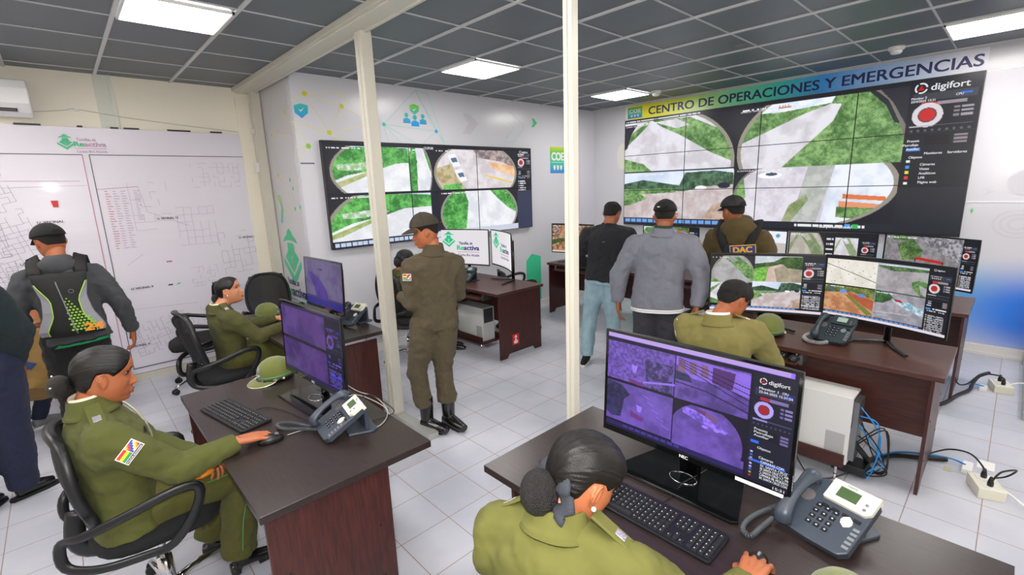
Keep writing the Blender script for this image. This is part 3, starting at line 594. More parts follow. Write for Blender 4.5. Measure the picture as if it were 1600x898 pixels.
g.poly([(.72,.945),(.76,.945),(.76,.96),(.72,.96)],MK,6); g.poly([(.79,.94),(.83,.955),(.82,.965),(.8,.955)],MG,6); g.poly([(.74,1.19),(.79,1.19),(.79,1.205),(.74,1.205)],MR,6)
hat_logo(g,.160,2.44,.092,MG,6); reactiva(g,.215,2.345,.175,MG,5,MR,6)
g.poly([(-.03,1.86),(.02,1.86),(.015,1.80),(-.02,1.80)],7,6)
g.build('print',[mat('map_red',(196,120,140),.4),mat('map_black',(60,50,70),.4),M_GRN,mat('map_ink',(70,66,82),.4),mat('map_lilac',(150,148,166),.4),mat('map_pink',(196,168,196),.4),M_INK,M_RED],t,world=True,normals=False)
# dark fixing clips along the top edge of the map
gc=G()
for a,b in ((-.15,.02),(.26,.3),(.5,.56),(.6,.72),(.95,1.15),(1.33,1.44)): gc.bx(a,b,YM-.03,YM-.012,2.515,2.53)
gc.build('fixing_strips',M_BLK,t,world=True)
# ================================================================ DISPLAY WALLS
S_WALL=screen_mat('video_wall_image',1.05); S_MON=screen_mat('monitor_image',1.0); S_DIM=screen_mat('dim_monitor_image',1.0)
TXT=emat('screen_text',(235,236,240),.9); TXR=emat('screen_red',(214,40,40),.9); TXG=emat('screen_grey_text',(150,152,160),.8)
def logo_text(g,M,x,z,h,mi=0,mr=1):
    """ring with a red triangle, and the word beside it; M maps (right, up, out)"""
    n=22
    for a0,a1 in ((.15,1.9),(2.25,4.0),(4.35,6.0)):
        for i in range(7):
            a=a0+(a1-a0)*i/7; b=a0+(a1-a0)*(i+1)/7
            g.add([(x+r*math.cos(q),z+r*math.sin(q),0) for r,q in ((h*.62,a),(h*.45,a),(h*.45,b),(h*.62,b))],[(0,1,2,3)],mi,M)
    g.add([(x-h*.3,z-h*.24,0),(x+h*.3,z-h*.24,0),(x,z+h*.32,0)],[(0,1,2)],mr,M)
    text_geo(g,'digifort',h*1.05,M@T(x+h*.9,z-h*.34,0),mi,.02,'LEFT',h*3.4)
# big wall: 4 x 3 panels on the right wall
W,Hh=3.98,1.58; t=thing('video_wall','huge video wall of twelve joined panels under the long sign on the right wall','video wall',(XR,2.38,1.19),PI)
cv=Cv(640,260,(30,31,38))
view(cv,(0,.03,.427,.49),'fork',1,fish=(.42,.9,.55,1.0,'R')); view(cv,(.427,.03,.862,.51),'diag',5,fish=(.62,.72,.58,.95,'L')); cv.fill(cv.mpoly([(0,.05),(.055,.05),(.03,.13),(.012,.26),(0,.28)]),(44,44,52)); cv.fill(cv.mpoly([(.775,.03),(.862,.03),(.862,.27),(.838,.25),(.815,.13)]),(44,44,52)); cv.fill(cv.mpoly([(.862,.27),(.862,.36),(.85,.26),(.82,.10),(.79,.03),(.8,.03),(.83,.12)]),(120,116,108))
view(cv,(0,.50,.425,.93),'plaza',9); view(cv,(.425,.51,.862,.93),'street',14,fish=(.35,.35,.63,.78,'R'))
m=cv.mrect(.427,.51,.53,.78)&((((cv.X-.53)/.10)**2+((cv.Y-.78)/.27)**2)>1); cv.a[m]=(36,38,46); m&=(((cv.X-.53)/.10)**2+((cv.Y-.78)/.27)**2)<1.12; cv.a[m]=(120,116,110); strip(cv,(0,.93,.42,.985),n=16); cv.rect(.42,.93,.862,.985,(40,42,52)); cv.dashes(.62,.945,.8,.965,(230,230,235),3,.8); cv.rect(.75,.94,.765,.97,(80,160,230)); cv.rect(.77,.94,.785,.97,(60,180,90))
cv.dashes(0.005,.012,.3,.022,(210,210,215),8,.8); ui(cv,(.862,0,1,1),frac=.68,rows=5,lab=False); cv.rect(0,.985,1,1,(30,30,36))
G().bx(-.02,.055,-W/2,W/2,0,Hh,).build('housing',M_BLK,t)
grid_mesh('screen',cv,W-.01,Hh-.01,S_WALL,t,x=.0575,z0=.005)
g=G()
for k in (1,2,3): g.bx(.057,.0585,-W/2+k*W/4-.005,-W/2+k*W/4+.005,0,Hh)
for k in (1,2): g.bx(.057,.0585,-W/2,W/2,k*Hh/3-.004,k*Hh/3+.004)
g.bx(.055,.06,-W/2,W/2,0,.006).bx(.055,.06,-W/2,W/2,Hh-.006,Hh).bx(.055,.06,-W/2,-W/2+.006,0,Hh).bx(.055,.06,W/2-.006,W/2,0,Hh); g.build('panel_joints',M_BLK,t)
g=G(); M=basis((0,1,0),(0,0,1),(1,0,0),(.0592,0,0)); logo_text(g,M,1.53,1.49,.085)
for s_,a,b in (('Monitor 2',1.46,1.385),('25/4/2025 13:31',1.46,1.355),('CPU',1.8,1.385)): text_geo(g,s_,.03,M@T(a,b,0),0,.02)
for s_,a,b in (('Presets',1.47,.965),('Patrullaje',1.44,.925),('Auxiliar',1.47,.885),('Objetos',1.5,.80),('Monitores',1.62,.835),('Servidores',1.8,.835),('Cámaras',1.6,.725),('Vistas',1.6,.68),('Analíticos',1.6,.635),('LPR',1.6,.59),('Página web',1.6,.545)): text_geo(g,s_,.034,M@T(a,b,0),0,.02)
text_geo(g,'Vista personalizada',.045,M@T(.72,.05,0),0,.02); text_geo(g,'CAMARA 101 - SANTA CRUZ Y CAMPERO',.025,M@T(-.25,1.47,0),0,.02,'LEFT',.42); text_geo(g,'CAMARA 105',.025,M@T(-.25,.74,0),0,.02,'LEFT',.3)
text_geo(g,'CAMARA 102 - PARAGUAY Y RUTA 9',.025,M@T(-1.97,1.47,0),0,.02,'LEFT',.5)
g.build('screen_text',[TXT,TXR],t,normals=False)
# smaller wall of 3 x 2 panels on the back wall
W,Hh=3.03,1.12; t=thing('video_wall','wide video wall of six joined panels on the back wall behind the left post','video wall',(3.565,YB,1.25),-PI/2)
cv=Cv(440,190,(28,30,44))
gr=((50,118,54),(120,205,104))
view(cv,(0,.04,.40,.48),'trees',31,fish=(.62,.55,.55,.72,'L'),green=gr); view(cv,(.33,.04,.44,.48),'bank',35,green=gr,fish=(0,.6,.9,.8,'R')); view(cv,(.44,.04,.905,.48),'cars',41,fish=(.5,.6,.47,.75,'LR'),green=gr)
view(cv,(0,.50,.42,.93),'trees',51,fish=(.7,.9,.72,1.1,'L'),green=gr); view(cv,(.46,.50,.905,.93),'bank',57,fish=(.5,.6,.47,.8,'LR'),green=gr)
strip(cv,(0,.93,.40,1),n=18,c0=(30,32,60),c1=(190,205,225)); cv.rect(.4,.93,.905,1,(200,206,220)); ui(cv,(.905,0,1,.54),rows=5); cv.rect(.905,.52,1,1,(52,58,82))
G().bx(-.02,.05,-W/2,W/2,0,Hh).build('housing',M_BLK,t); grid_mesh('screen',cv,W-.01,Hh-.01,S_WALL,t,x=.0525,z0=.005)
g=G()
for k in (1,2): g.bx(.052,.0535,-W/2+k*W/3-.005,-W/2+k*W/3+.005,0,Hh)
g.bx(.052,.0535,-W/2,W/2,Hh/2-.004,Hh/2+.004).bx(.05,.055,-W/2,W/2,0,.005).bx(.05,.055,-W/2,W/2,Hh-.02,Hh).bx(.05,.055,-W/2,-W/2+.008,0,Hh).bx(.05,.055,W/2-.006,W/2,0,Hh); g.build('panel_joints',M_BLK,t)
g=G(); M=basis((0,1,0),(0,0,1),(1,0,0),(.0545,0,0)); logo_text(g,M,1.3,1.06,.035); text_geo(g,'13:39:00',.04,M@T(-.3,1.06,0),0,.02); text_geo(g,'Monitor 1',.02,M@T(1.26,1.0,0),0,.02); g.build('screen_text',[TXT,TXR],t,normals=False)

# ================================================================ DESKS
def desk(label,x0,x1,y0,y1,top,edge,near=0,far=0,px0=.0,px1=.0,z=.75,gap=0,tray=None,grp=None,sticker=False,modesty=(.32,.70),mx=.5):
    """long side along Y; the person sits on the low-X side; near/far = inset of the end panels"""
    t=thing('office_desk',label,'desk',((x0+x1)/2,(y0+y1)/2,0),0,grp); w_,l_=(x1-x0)/2,(y1-y0)/2
    G().bx(-w_,w_,-l_,l_,z-.03,z).build('desk_top',[top],t,bevel=.0015)
    for y_ in (-l_+near,l_-far-.018):
        g=G(); a,b=-w_+px0,w_-px1; zt=z-.03-gap
        g.prism([(a,0),(a+.1,0),(a+.13,.045),(b-.13,.045),(b-.1,0),(b,0),(b,zt),(a,zt)],0,.018,basis((1,0,0),(0,0,1),(0,1,0),(0,y_,0))); p=g.build('end_panel',M_PANEL,t,bevel=.001)
        if y_<0:
            s_=G()
            for (a_,b_) in ((a+.06,.45),(a+.06,.2),(b-.06,.45),(b-.06,.2)): s_.lathe([(.006,0),(.005,.003),(0,.003)],10,basis((1,0,0),(0,0,1),(0,-1,0),(a_,y_,b_)))
            q=s_.build('screw_cap',M_BLK,t); q.parent=p
        if gap:
            for a_ in (a+.08,b-.08): G().cyl((a_,y_+.009,zt-.01),(a_,y_+.009,z-.03),.008).build('standoff',M_CHROME,t,smooth=True)
        if sticker and y_<0:
            s_=G(); s_.bx(a+.18,a+.28,y_-.0015,y_-.0005,.13,.25); M=basis((1,0,0),(0,0,1),(0,-1,0),(a+.18,y_-.002,.13))
            s_.add([(.03,.08,0),(.07,.08,0),(.065,.1,0),(.05,.112,0),(.035,.1,0)],[(0,1,2,3,4)],1,M); s_.add([(.04,.075,0),(.06,.075,0),(.06,.055,0),(.08,.04,0),(.08,.02,0),(.05,.01,0),(.02,.02,0),(.02,.04,0),(.04,.055,0)],[tuple(range(9))],1,M)
            q=s_.build('sticker',[M_RED,M_PAPER],t,normals=False); q.parent=p; q['label']='small red sticker with white emblem'
    G().bx(-w_+mx*2*w_,-w_+mx*2*w_+.018,-l_+near+.018,l_-far-.018,*modesty).build('modesty_panel',M_PANELH,t,bevel=.001)
    if tray:
        a,b=tray; G().bx(-w_-.08,w_-.25,a,b,z-.085,z-.067).build('keyboard_tray',[top],t,bevel=.001)
        G().bx(-w_-.02,w_-.3,a-.02,a,z-.095,z-.03).bx(-w_-.02,w_-.3,b,b+.02,z-.095,z-.03).build('tray_runner',M_STEEL,t)
    return t
desk('black-topped desk in the left foreground with keyboard, phone and peaked cap',.33,1.04,1.68,3.14,M_TOPD,M_EDGE,near=.03,far=.03,px0=.02,px1=.20)
desk('black-topped desk in the right foreground under the largest monitor',1.08,1.80,-.12,1.36,M_TOPD,M_EDGE,near=.03,far=.05,px0=.1,px1=.1)
desk('black-topped desk behind the left foreground desk, where the looking-up woman types',1.05,1.76,3.40,4.86,M_TOPD,M_EDGE,near=.08,far=.05,px0=.1,px1=.04,gap=.05)
desk('brown desk with a small red sticker on its end, beyond the standing officer',3.17,3.88,3.63,5.0-.02,M_TOPB,M_EDGE,near=.03,far=.03,px0=.05,px1=.02,sticker=True,tray=(-.45,.45),modesty=(.3,.7),mx=.55)
desk('brown desk of the man bending over his work, two monitors on top',3.34,4.02,.16,1.66,M_TOPB,M_EDGE,near=.04,far=.03,px0=.03,px1=.03,tray=(-.05,.65),modesty=(.32,.7),mx=.2)
row='brown desks in a row below the big video wall'
desk('brown desk at the right end of the back row, beside the blue wall print',5.02,5.74,.17,1.63,M_TOPB,M_EDGE,near=.02,far=.02,px0=.02,px1=.02,grp=row,tray=(-.4,.4))
desk('middle desk of the back row, behind the man in the hooded jacket',5.02,5.74,1.66,3.10,M_TOPB,M_EDGE,near=.02,far=.02,px0=.02,px1=.02,grp=row,tray=(-.4,.4))
desk('desk at the far left end of the back row, seen past the middle post',5.02,5.74,3.13,4.62,M_TOPB,M_EDGE,near=.02,far=.02,px0=.02,px1=.02,grp=row,tray=(-.4,.55))

# ================================================================ MONITORS
def monitor(label,x,y,zb,w_,yaw,tilt,hr,paint,res=(200,112),kind='vee',curve=0,desk_z=.75,grp=None,smat=None,lettering=None,brand=None,strip_=False):
    t=thing('computer_monitor',label,'monitor',(x,y,desk_z),math.radians(yaw),grp); h=w_*hr; M=T(0,0,zb-desk_z)@Ry(-math.radians(tilt)); b=.011; lo_=.022 if kind=='plate' else .014
    # housing with a curved back
    n=17; R=[]
    for z_,k in ((0,0),(h,0)):
        pass
    g=G(); f=[];bk=[]
    ysamp=[-w_/2+w_*i/(n-1) for i in range(n)]; cx=lambda y_:(y_*y_/(2*curve) if curve else 0)
    for i in range(n-1):
        a,c=ysamp[i],ysamp[i+1]; d0=-.012-.03*math.cos(a/w_*PI)**.5 if abs(a)<w_/2-1e-6 else -.012; d1=-.012-.03*math.cos(c/w_*PI)**.5 if abs(c)<w_/2-1e-6 else -.012
        vs=[]
        for (yy,dd) in ((a,d0),(c,d1)): vs+=[(cx(yy),yy,0),(cx(yy),yy,h),(cx(yy)+dd*.5,yy,h),(cx(yy)+dd,yy,h*.82),(cx(yy)+dd,yy,h*.18),(cx(yy)+dd*.5,yy,0)]
        fs=[(k,(k+1)%6,(k+1)%6+6,k+6) for k in range(6)]
        if i==0: fs.append((0,1,2,3,4,5))
        if i==n-2: fs.append((6,7,8,9,10,11))
        g.add(vs,fs,0,M)
    g.build('housing',M_BLK,t)
    # raised bezel
    g=G()
    def bar(y0_,y1_,z0_,z1_):
        ys_=[y0_+(y1_-y0_)*i/12 for i in range(13)] if y1_-y0_>.1 else [y0_,y1_]
        for p,q in zip(ys_,ys_[1:]):
            e=.0035; g.add([(cx(yy)+xx,yy,zz) for yy in (p,q) for xx,zz in ((.0005,z0_),(.0005,z1_),(e,z1_),(e,z0_))],[(0,1,2,3),(4,5,6,7),(0,1,5,4),(1,2,6,5),(2,3,7,6),(3,0,4,7)],0,M)
    bar(-w_/2,w_/2,h-b,h); bar(-w_/2,w_/2,0,lo_); bar(-w_/2,-w_/2+b,lo_,h-b); bar(w_/2-b,w_/2,lo_,h-b)
    g.build('bezel',M_BLKG if kind=='plate' else M_BLK,t)
    cv=Cv(*res); paint(cv)
    o=grid_mesh('screen',cv,w_-2*b,h-b-lo_,smat or S_MON,t,x=.0018,curve=curve,z0=lo_); o.matrix_local=M
    if lettering:
        g=G(); lettering(g,M@basis((0,1,0),(0,0,1),(1,0,0),(.003,0,0)),w_,h); 
        if curve:
            Mi=M.inverted(); g.v=[tuple(M@Vector((p.x+p.y*p.y/(2*curve),p.y,p.z))) for p in (Mi@Vector(v) for v in g.v)]
        g.build('screen_text',[TXT,TXR,emat('screen_green',(54,200,140),.95),emat('screen_navy',(66,72,128),.95),TXG],t,normals=False)
    if brand:
        g=G(); text_geo(g,brand,.017,M@basis((0,1,0),(0,0,1),(1,0,0),(.0045,0,.005)),0,.03,'CENTER'); g.build('brand_mark',M_PAPER,t,normals=False)
    if strip_: G().bx(.0036,.0042,w_/2-.17,w_/2-.02,.004,.017,M).build('white_label',M_PAPER,t)
    z0=zb-desk_z
    if kind=='plate':
        G().prism([(-.15,-.17),(.10,-.24),(.115,-.22),(.115,.22),(.10,.24),(-.15,.17)],0,.012).build('stand_base',M_BLKG,t,bevel=.003)
        g=G().tube([(-.055,0,.01),(-.055,0,z0+.12),(-.02,0,z0+.16)],[.028,.026,.03],14,flat=(1.5,.6),up=(1,0,0)); g.build('stand_neck',M_BLKG,t,smooth=True)
        G().tube([(.0+.035*math.cos(a),.05*math.sin(a),.0135) for a in [2*PI*i/24 for i in range(24)]],.0018,6,closed=True).build('cable_ring',M_CHROME,t,smooth=True)
    else:
        for s_ in (-1,1): G().tube([(-.10,s_*.015,.012),(.02,s_*.11,.012),(.10,s_*.2,.010)],[.013,.012,.010],8,flat=(1.3,.7)).build('stand_foot',M_BLK,t,smooth=False)
        G().cyl((-.11,0,0),(-.11,0,h*.72+z0),.02,16).build('stand_neck',M_BLKG,t,smooth=True)
        g=G(); g.lathe([(.021,0),(.021,.006),(0,.007)],16,T(-.11,0,h*.72+z0)); g.build('neck_cap',M_RED,t)
        G().bx(-.11,-.03,-.03,.03,h*.5+z0,h*.62+z0).build('mount_bracket',M_BLK,t)
    return t
PUR=lambda cv,k=(.62,.5,1.15):cv.a.__imul__(np.array(k))
def purple(cv,amt=.75,dark=1.0):
    g_=cv.a.mean(-1,keepdims=True); p=g_*np.array((.66,.52,1.12)); cv.a[:]=(cv.a*np.array((.8,.6,1.1))*(1-amt)+p*amt)*dark
def p_nec(cv):
    cv.a[:]=(24,20,40)
    cv.fill(cv.mrect(0,.085,.42,.47),(120,112,136),(168,160,186),scale=40,seed=2); cv.fill(cv.mpoly([(.24,.2),(.41,.2),(.41,.47),(.26,.47)]),(70,84,84),(150,160,150),scale=30,seed=3); cv.line(.24,.43,.42,.37,.006,(200,200,220)); cv.fill(cv.mpoly([(.16,.28),(.2,.29),(.19,.36),(.17,.36)]),(225,205,225))
    cv.fill(cv.mrect(.425,.085,.80,.48),(108,104,122),(150,146,166),scale=10,seed=4); cv.fill(cv.mpoly([(.425,.085),(.8,.1),(.8,.3),(.68,.26),(.52,.26),(.425,.16)]),(186,176,206),(206,196,220),seed=5,scale=4)
    for a in (.44,.5,.56): cv.fill(cv.mpoly([(a,.11),(a+.035,.11),(a+.04,.22),(a,.22)]),(214,196,60))
    cv.fill(cv.mpoly([(.62,.11),(.73,.12),(.72,.27),(.62,.25)]),(136,60,104)); fol(cv,cv.mpoly([(.425,.22),(.5,.24),(.52,.3),(.425,.3)]),6,(30,70,50),(60,120,80))
    for k in range(4): cv.line(.44,.1+.02*k,.8,.22+.05*k,.002,(30,24,60))
    cv.fill(cv.mpoly([(.425,.32),(.6,.34),(.8,.42),(.8,.435),(.6,.35),(.425,.33)]),(60,54,84))
    cv.fill(cv.mrect(0,.5,.42,.91),(126,116,146),(158,148,180),scale=8,seed=8); fol(cv,cv.mpoly([(0,.5),(.1,.52),(.16,.6),(.12,.66),(.1,.86),(.04,.88),(0,.84)]),9,(30,54,60),(70,104,100))
    for k in range(5): cv.line(.24+.03*k,.56+.06*k,.28+.03*k,.58+.06*k,.0015,(210,205,230))
    cv.fill(cv.mpoly([(.2,.68),(.24,.69),(.23,.75),(.21,.75)]),(225,205,225)); cv.fill(cv.mpoly([(.16,.76),(.25,.8),(.24,.84),(.17,.82)]),(196,50,110)); cv.fill(cv.mpoly([(.14,.43),(.24,.45),(.24,.48),(.15,.47)]),(196,50,110))
    view(cv,(.425,.505,.80,.93),'round',12,green=((40,60,60),(90,110,110)),road=((130,122,146),(160,152,180))); cv.fill(cv.mrect(.425,.505,.80,.93),(124,114,140),(158,148,178),scale=8,seed=13)
    cv.fill(cv.mpoly([(.47,.53),(.62,.56),(.72,.66),(.7,.68),(.58,.64),(.48,.6)]),(120,140,190),(225,220,240),scale=30,seed=14); cv.fill(cv.mpoly([(.55,.52),(.6,.53),(.6,.57),(.55,.55)]),(190,90,80)); cv.fill(cv.mpoly([(.6,.53),(.66,.56),(.66,.61),(.6,.58)]),(190,170,80))
    for a,b in ((.6,.67),(.66,.67)): cv.fill(cv.mell(a,b,.016,.014),(230,226,240))
    m=cv.mrect(.425,.505,.80,.93)&((((cv.X-.6)/.19)**2+((cv.Y-.78)/.3)**2)>1)&(cv.Y<.86); cv.a[m]=(26,22,36)
    cv.rect(0,0,.98,.045,(214,190,246)); cv.rect(0,.93,.80,.975,(40,36,110)); 
    for k in range(9): cv.rect(.12+.04*k,.94,.15+.04*k,.965,(70,84,170))
    cv.rect(0,.975,1,1,(20,18,50)); purple(cv,.6); cv.rect(0,0,.965,.04,(186,160,228)); ui(cv,(.81,.06,1,.97),(.85,.8,1.15),rows=9,lab=False); cv.rect(.82,.80,.98,.82,(50,110,240)); cv.rect(.81,.06,.812,.97,(60,80,200))
def l_nec(g,M,w_,h):
    logo_text(g,M,w_*.345,h*.865,.018)
    for s_,a,b,z_ in (('Monitor 1',.335,.80,.012),('22-04-2025 15:31:24',.335,.772,.011),('CPU',.43,.80,.011),('Presets',.33,.475,.011),('Patrullaje',.33,.45,.011),('Auxiliar',.33,.425,.011),('Objetos',.35,.33,.011),('Cámaras',.36,.255,.012),('CAMARAS COM',.37,.225,.012),('01. SANTA CRUZ Y 2',.37,.195,.012),('02. SANTA CRUZ Y C. PANDO',.37,.17,.012),('C. SANTA CRUZ Y C. PARED',.37,.145,.012),('CAMARA 08. MORADORES',.37,.12,.012),('04. SANTA CRUZ CON 2 D',.37,.095,.012),('15:31',.43,.05,.013)): text_geo(g,s_,z_*(1),M@T(a*w_ if False else (a-.005)*w_,b*h,0),0,.02,'LEFT',min(len(s_)*z_*.52,.098))
def p_m1(cv):
    cv.a[:]=(40,26,74); cv.fill(cv.mrect(0,.04,.76,.48),(70,44,120),(104,70,150),scale=5,seed=21); cv.fill(cv.mrect(0,.52,.76,.94),(62,34,110),(92,54,140),scale=5,seed=22)
    cv.rect(0,.48,.76,.52,(16,12,34)); cv.fill(cv.mpoly([(.3,.04),(.6,.04),(.76,.3),(.76,.48),(.4,.3)]),(96,56,140),(78,46,128),seed=23,scale=4)
    ui(cv,(.76,.04,1,.95),(.5,.4,.95),rows=10); cv.a[:]=cv.a*.85; cv.rect(.8,.78,.98,.8,(40,60,200)); cv.rect(0,.95,1,1,(24,20,70))
def p_m0(cv):
    cv.a[:]=(70,58,110); cv.fill(cv.mrect(0,0,1,.8),(96,84,134),(120,108,156),scale=4,seed=31); cv.fill(cv.mpoly([(.08,.3),(.2,.28),(.4,.4),(.58,.6),(.66,.9),(.3,.8),(.26,.6),(.12,.38)]),(70,40,150),(84,52,164),seed=32,scale=5)
    cv.rect(0,.84,1,1,(44,34,150)); cv.rect(.02,.03,.98,.04,(120,110,150)); cv.dashes(.38,.18,.52,.22,(60,50,90),3); cv.fill(cv.mell(.82,.36,.06,.07),(110,70,150)); cv.a[:]=cv.a*.8
def p_ra(cv):
    view(cv,(0,.03,.40,.55),'fork',61,fish=(.5,.8,.5,.85,'LR'),road=((150,148,150),(180,178,180))); view(cv,(.40,.03,.81,.47),'hill',65); view(cv,(0,.5,.39,.88),'fork',68,fish=(.4,.3,.5,.8,'R')); view(cv,(.39,.47,.81,.92),'plaza',71); ui(cv,(.81,.0,1,.93),rows=14); strip(cv,(0,.92,.8,.955),n=20,c0=(40,44,80)); cv.rect(0,.955,1,1,(226,216,228))
def p_rb(cv):
    cv.rect(0,0,1,.04,(30,32,38)); view(cv,(0,.04,.43,.46),'map',81); view(cv,(.43,.04,.82,.47),'round',84); view(cv,(0,.48,.42,.92),'clay',88); view(cv,(.42,.48,.82,.93),'junction',92); ui(cv,(.82,.0,1,.96),rows=16); strip(cv,(0,.92,.82,.955),n=20,c0=(40,44,80)); cv.rect(0,.955,1,1,(226,216,228)); cv.rect(.425,.04,.43,.93,(180,180,190))
def p_2a(cv):
    view(cv,(0,0,.42,1),'fork',101,fish=(.4,.7,.62,.85,'LR'),green=((110,130,90),(150,165,130)),road=((176,170,160),(196,190,180))); cv.rect(.42,0,1,1,(30,30,36)); view(cv,(.54,.1,.8,.85),'fork',104,green=((130,150,110),(160,180,140)))
    for k in range(6): cv.dashes(.44,.12+.12*k,.52,.16+.12*k,(220,220,230),k,.9)
    ui(cv,(.83,.05,1,1),rows=6); cv.rect(0,.92,1,1,(220,214,226))
def p_2b(cv): view(cv,(0,0,.84,.97),'yard',111); ui(cv,(.84,0,1,.97),rows=16); cv.rect(0,.96,1,1,(214,206,220))
def p_brown(cv): view(cv,(0,.03,.5,.9),'brown',121); view(cv,(.5,.03,1,.9),'brown',127); cv.rect(.497,0,.503,.9,(20,20,24)); strip(cv,(0,.9,1,.945),n=26,c0=(120,100,90),c1=(180,170,170)); cv.rect(0,.945,1,1,(240,200,180))
def p_gen(seed,kinds): 
    def f(cv):
        view(cv,(0,.0,.41,.47),kinds[0],seed); view(cv,(.41,.0,.82,.47),kinds[1],seed+3); view(cv,(0,.47,.41,.93),kinds[2],seed+6); view(cv,(.41,.47,.82,.93),kinds[3],seed+9); ui(cv,(.82,0,1,.96),rows=14); cv.rect(0,.95,1,1,(226,216,228))
    return f
def p_white(cv): cv.a[:]=(206,204,206); cv.rect(0,0,1,.3,(238,240,246)); cv.fill(cv.mell(.55,.12,.03,.05),(240,200,60)); cv.fill(cv.mell(.72,.12,.03,.05),(80,170,220)); cv.fill(cv.mell(.88,.12,.03,.05),(90,160,200)); cv.rect(0,.3,1,.95,(196,192,188)); cv.rect(0,.95,1,1,(60,60,70))
def p_logo(cv): cv.a[:]=(226,222,226); cv.rect(0,.97,1,1,(200,190,200)); cv.rect(.45,.72,.98,.735,(150,220,190)); cv.fill(cv.mrect(0,0,.02,1),(210,205,215))
def l_logo(g,M,w_,h):
    fg=Flat(M); hat_logo(fg,-.21,h*.90,.13,2,0); reactiva(fg,-.10,h*.42,.24,2,3,1,0); g.add(fg.v,fg.f); g.m[-len(fg.m):]=fg.m
monitor('largest monitor, in front of the woman with the hair net, purple street views',1.528,.737,.841,.711,180.5,2.4,.608,p_nec,(360,216),'plate',brand='NEC',lettering=l_nec,strip_=True)
monitor('dark purple monitor seen at an angle on the left foreground desk',.849,2.498,.845,.704,184,2.1,.596,p_m1,(150,90),'plate',brand='NEC')
monitor('grey purple monitor on the rear left desk beside the return wall',1.503,3.937,.884,.700,182.6,2.7,.605,p_m0,(150,90),'plate')
monitor('curved monitor in front of the short-haired seated man, four camera views',3.704,1.227,.862,.760,205.5,2.4,.585,p_ra,(260,148),curve=1.8)
monitor('curved monitor with a street plan and three road views, right end of the same desk',3.746,.527,.887,.706,164.2,-1,.611,p_rb,(280,160),curve=1.8,lettering=lambda g,M,w_,h:(logo_text(g,M,w_*.355,h*.93,.011)))
monitor('low monitor half hidden in the back row, pale round camera view',5.364,1.211,.885,.718,185.9,1.4,.596,p_2a,(200,110),curve=1.8)
monitor('monitor with a red barrier in a yard, at the right end of the back row',5.392,.490,.878,.700,157.2,1,.616,p_2b,(240,140),curve=1.8)
monitor('monitor showing the green hat emblem and slogan, beside the officer\'s shoulder',3.578,4.67,.911,.717,203,1.2,.616,p_logo,(60,40),curve=1.8,lettering=l_logo)
monitor('monitor turned edge on, nearest the end of the desk with the red sticker',3.706,4.089,.910,.703,157.1,0,.615,p_logo,(60,40),curve=1.8,lettering=l_logo)
monitor('monitor with brown aerial views, behind the middle post',5.235,4.30,.881,.70,186,1,.60,p_brown,(200,110),curve=1.8)
monitor('monitor between the black sweater and the hooded jacket, dark side column',5.33,2.86,.885,.74,178,1,.58,p_gen(150,('trees','clay','clay','clay')),(180,100),curve=1.8)
monitor('bright white desktop monitor behind the hooded man\'s right shoulder',5.38,1.97,.885,.76,180,1,.56,p_white,(120,70),curve=1.8)
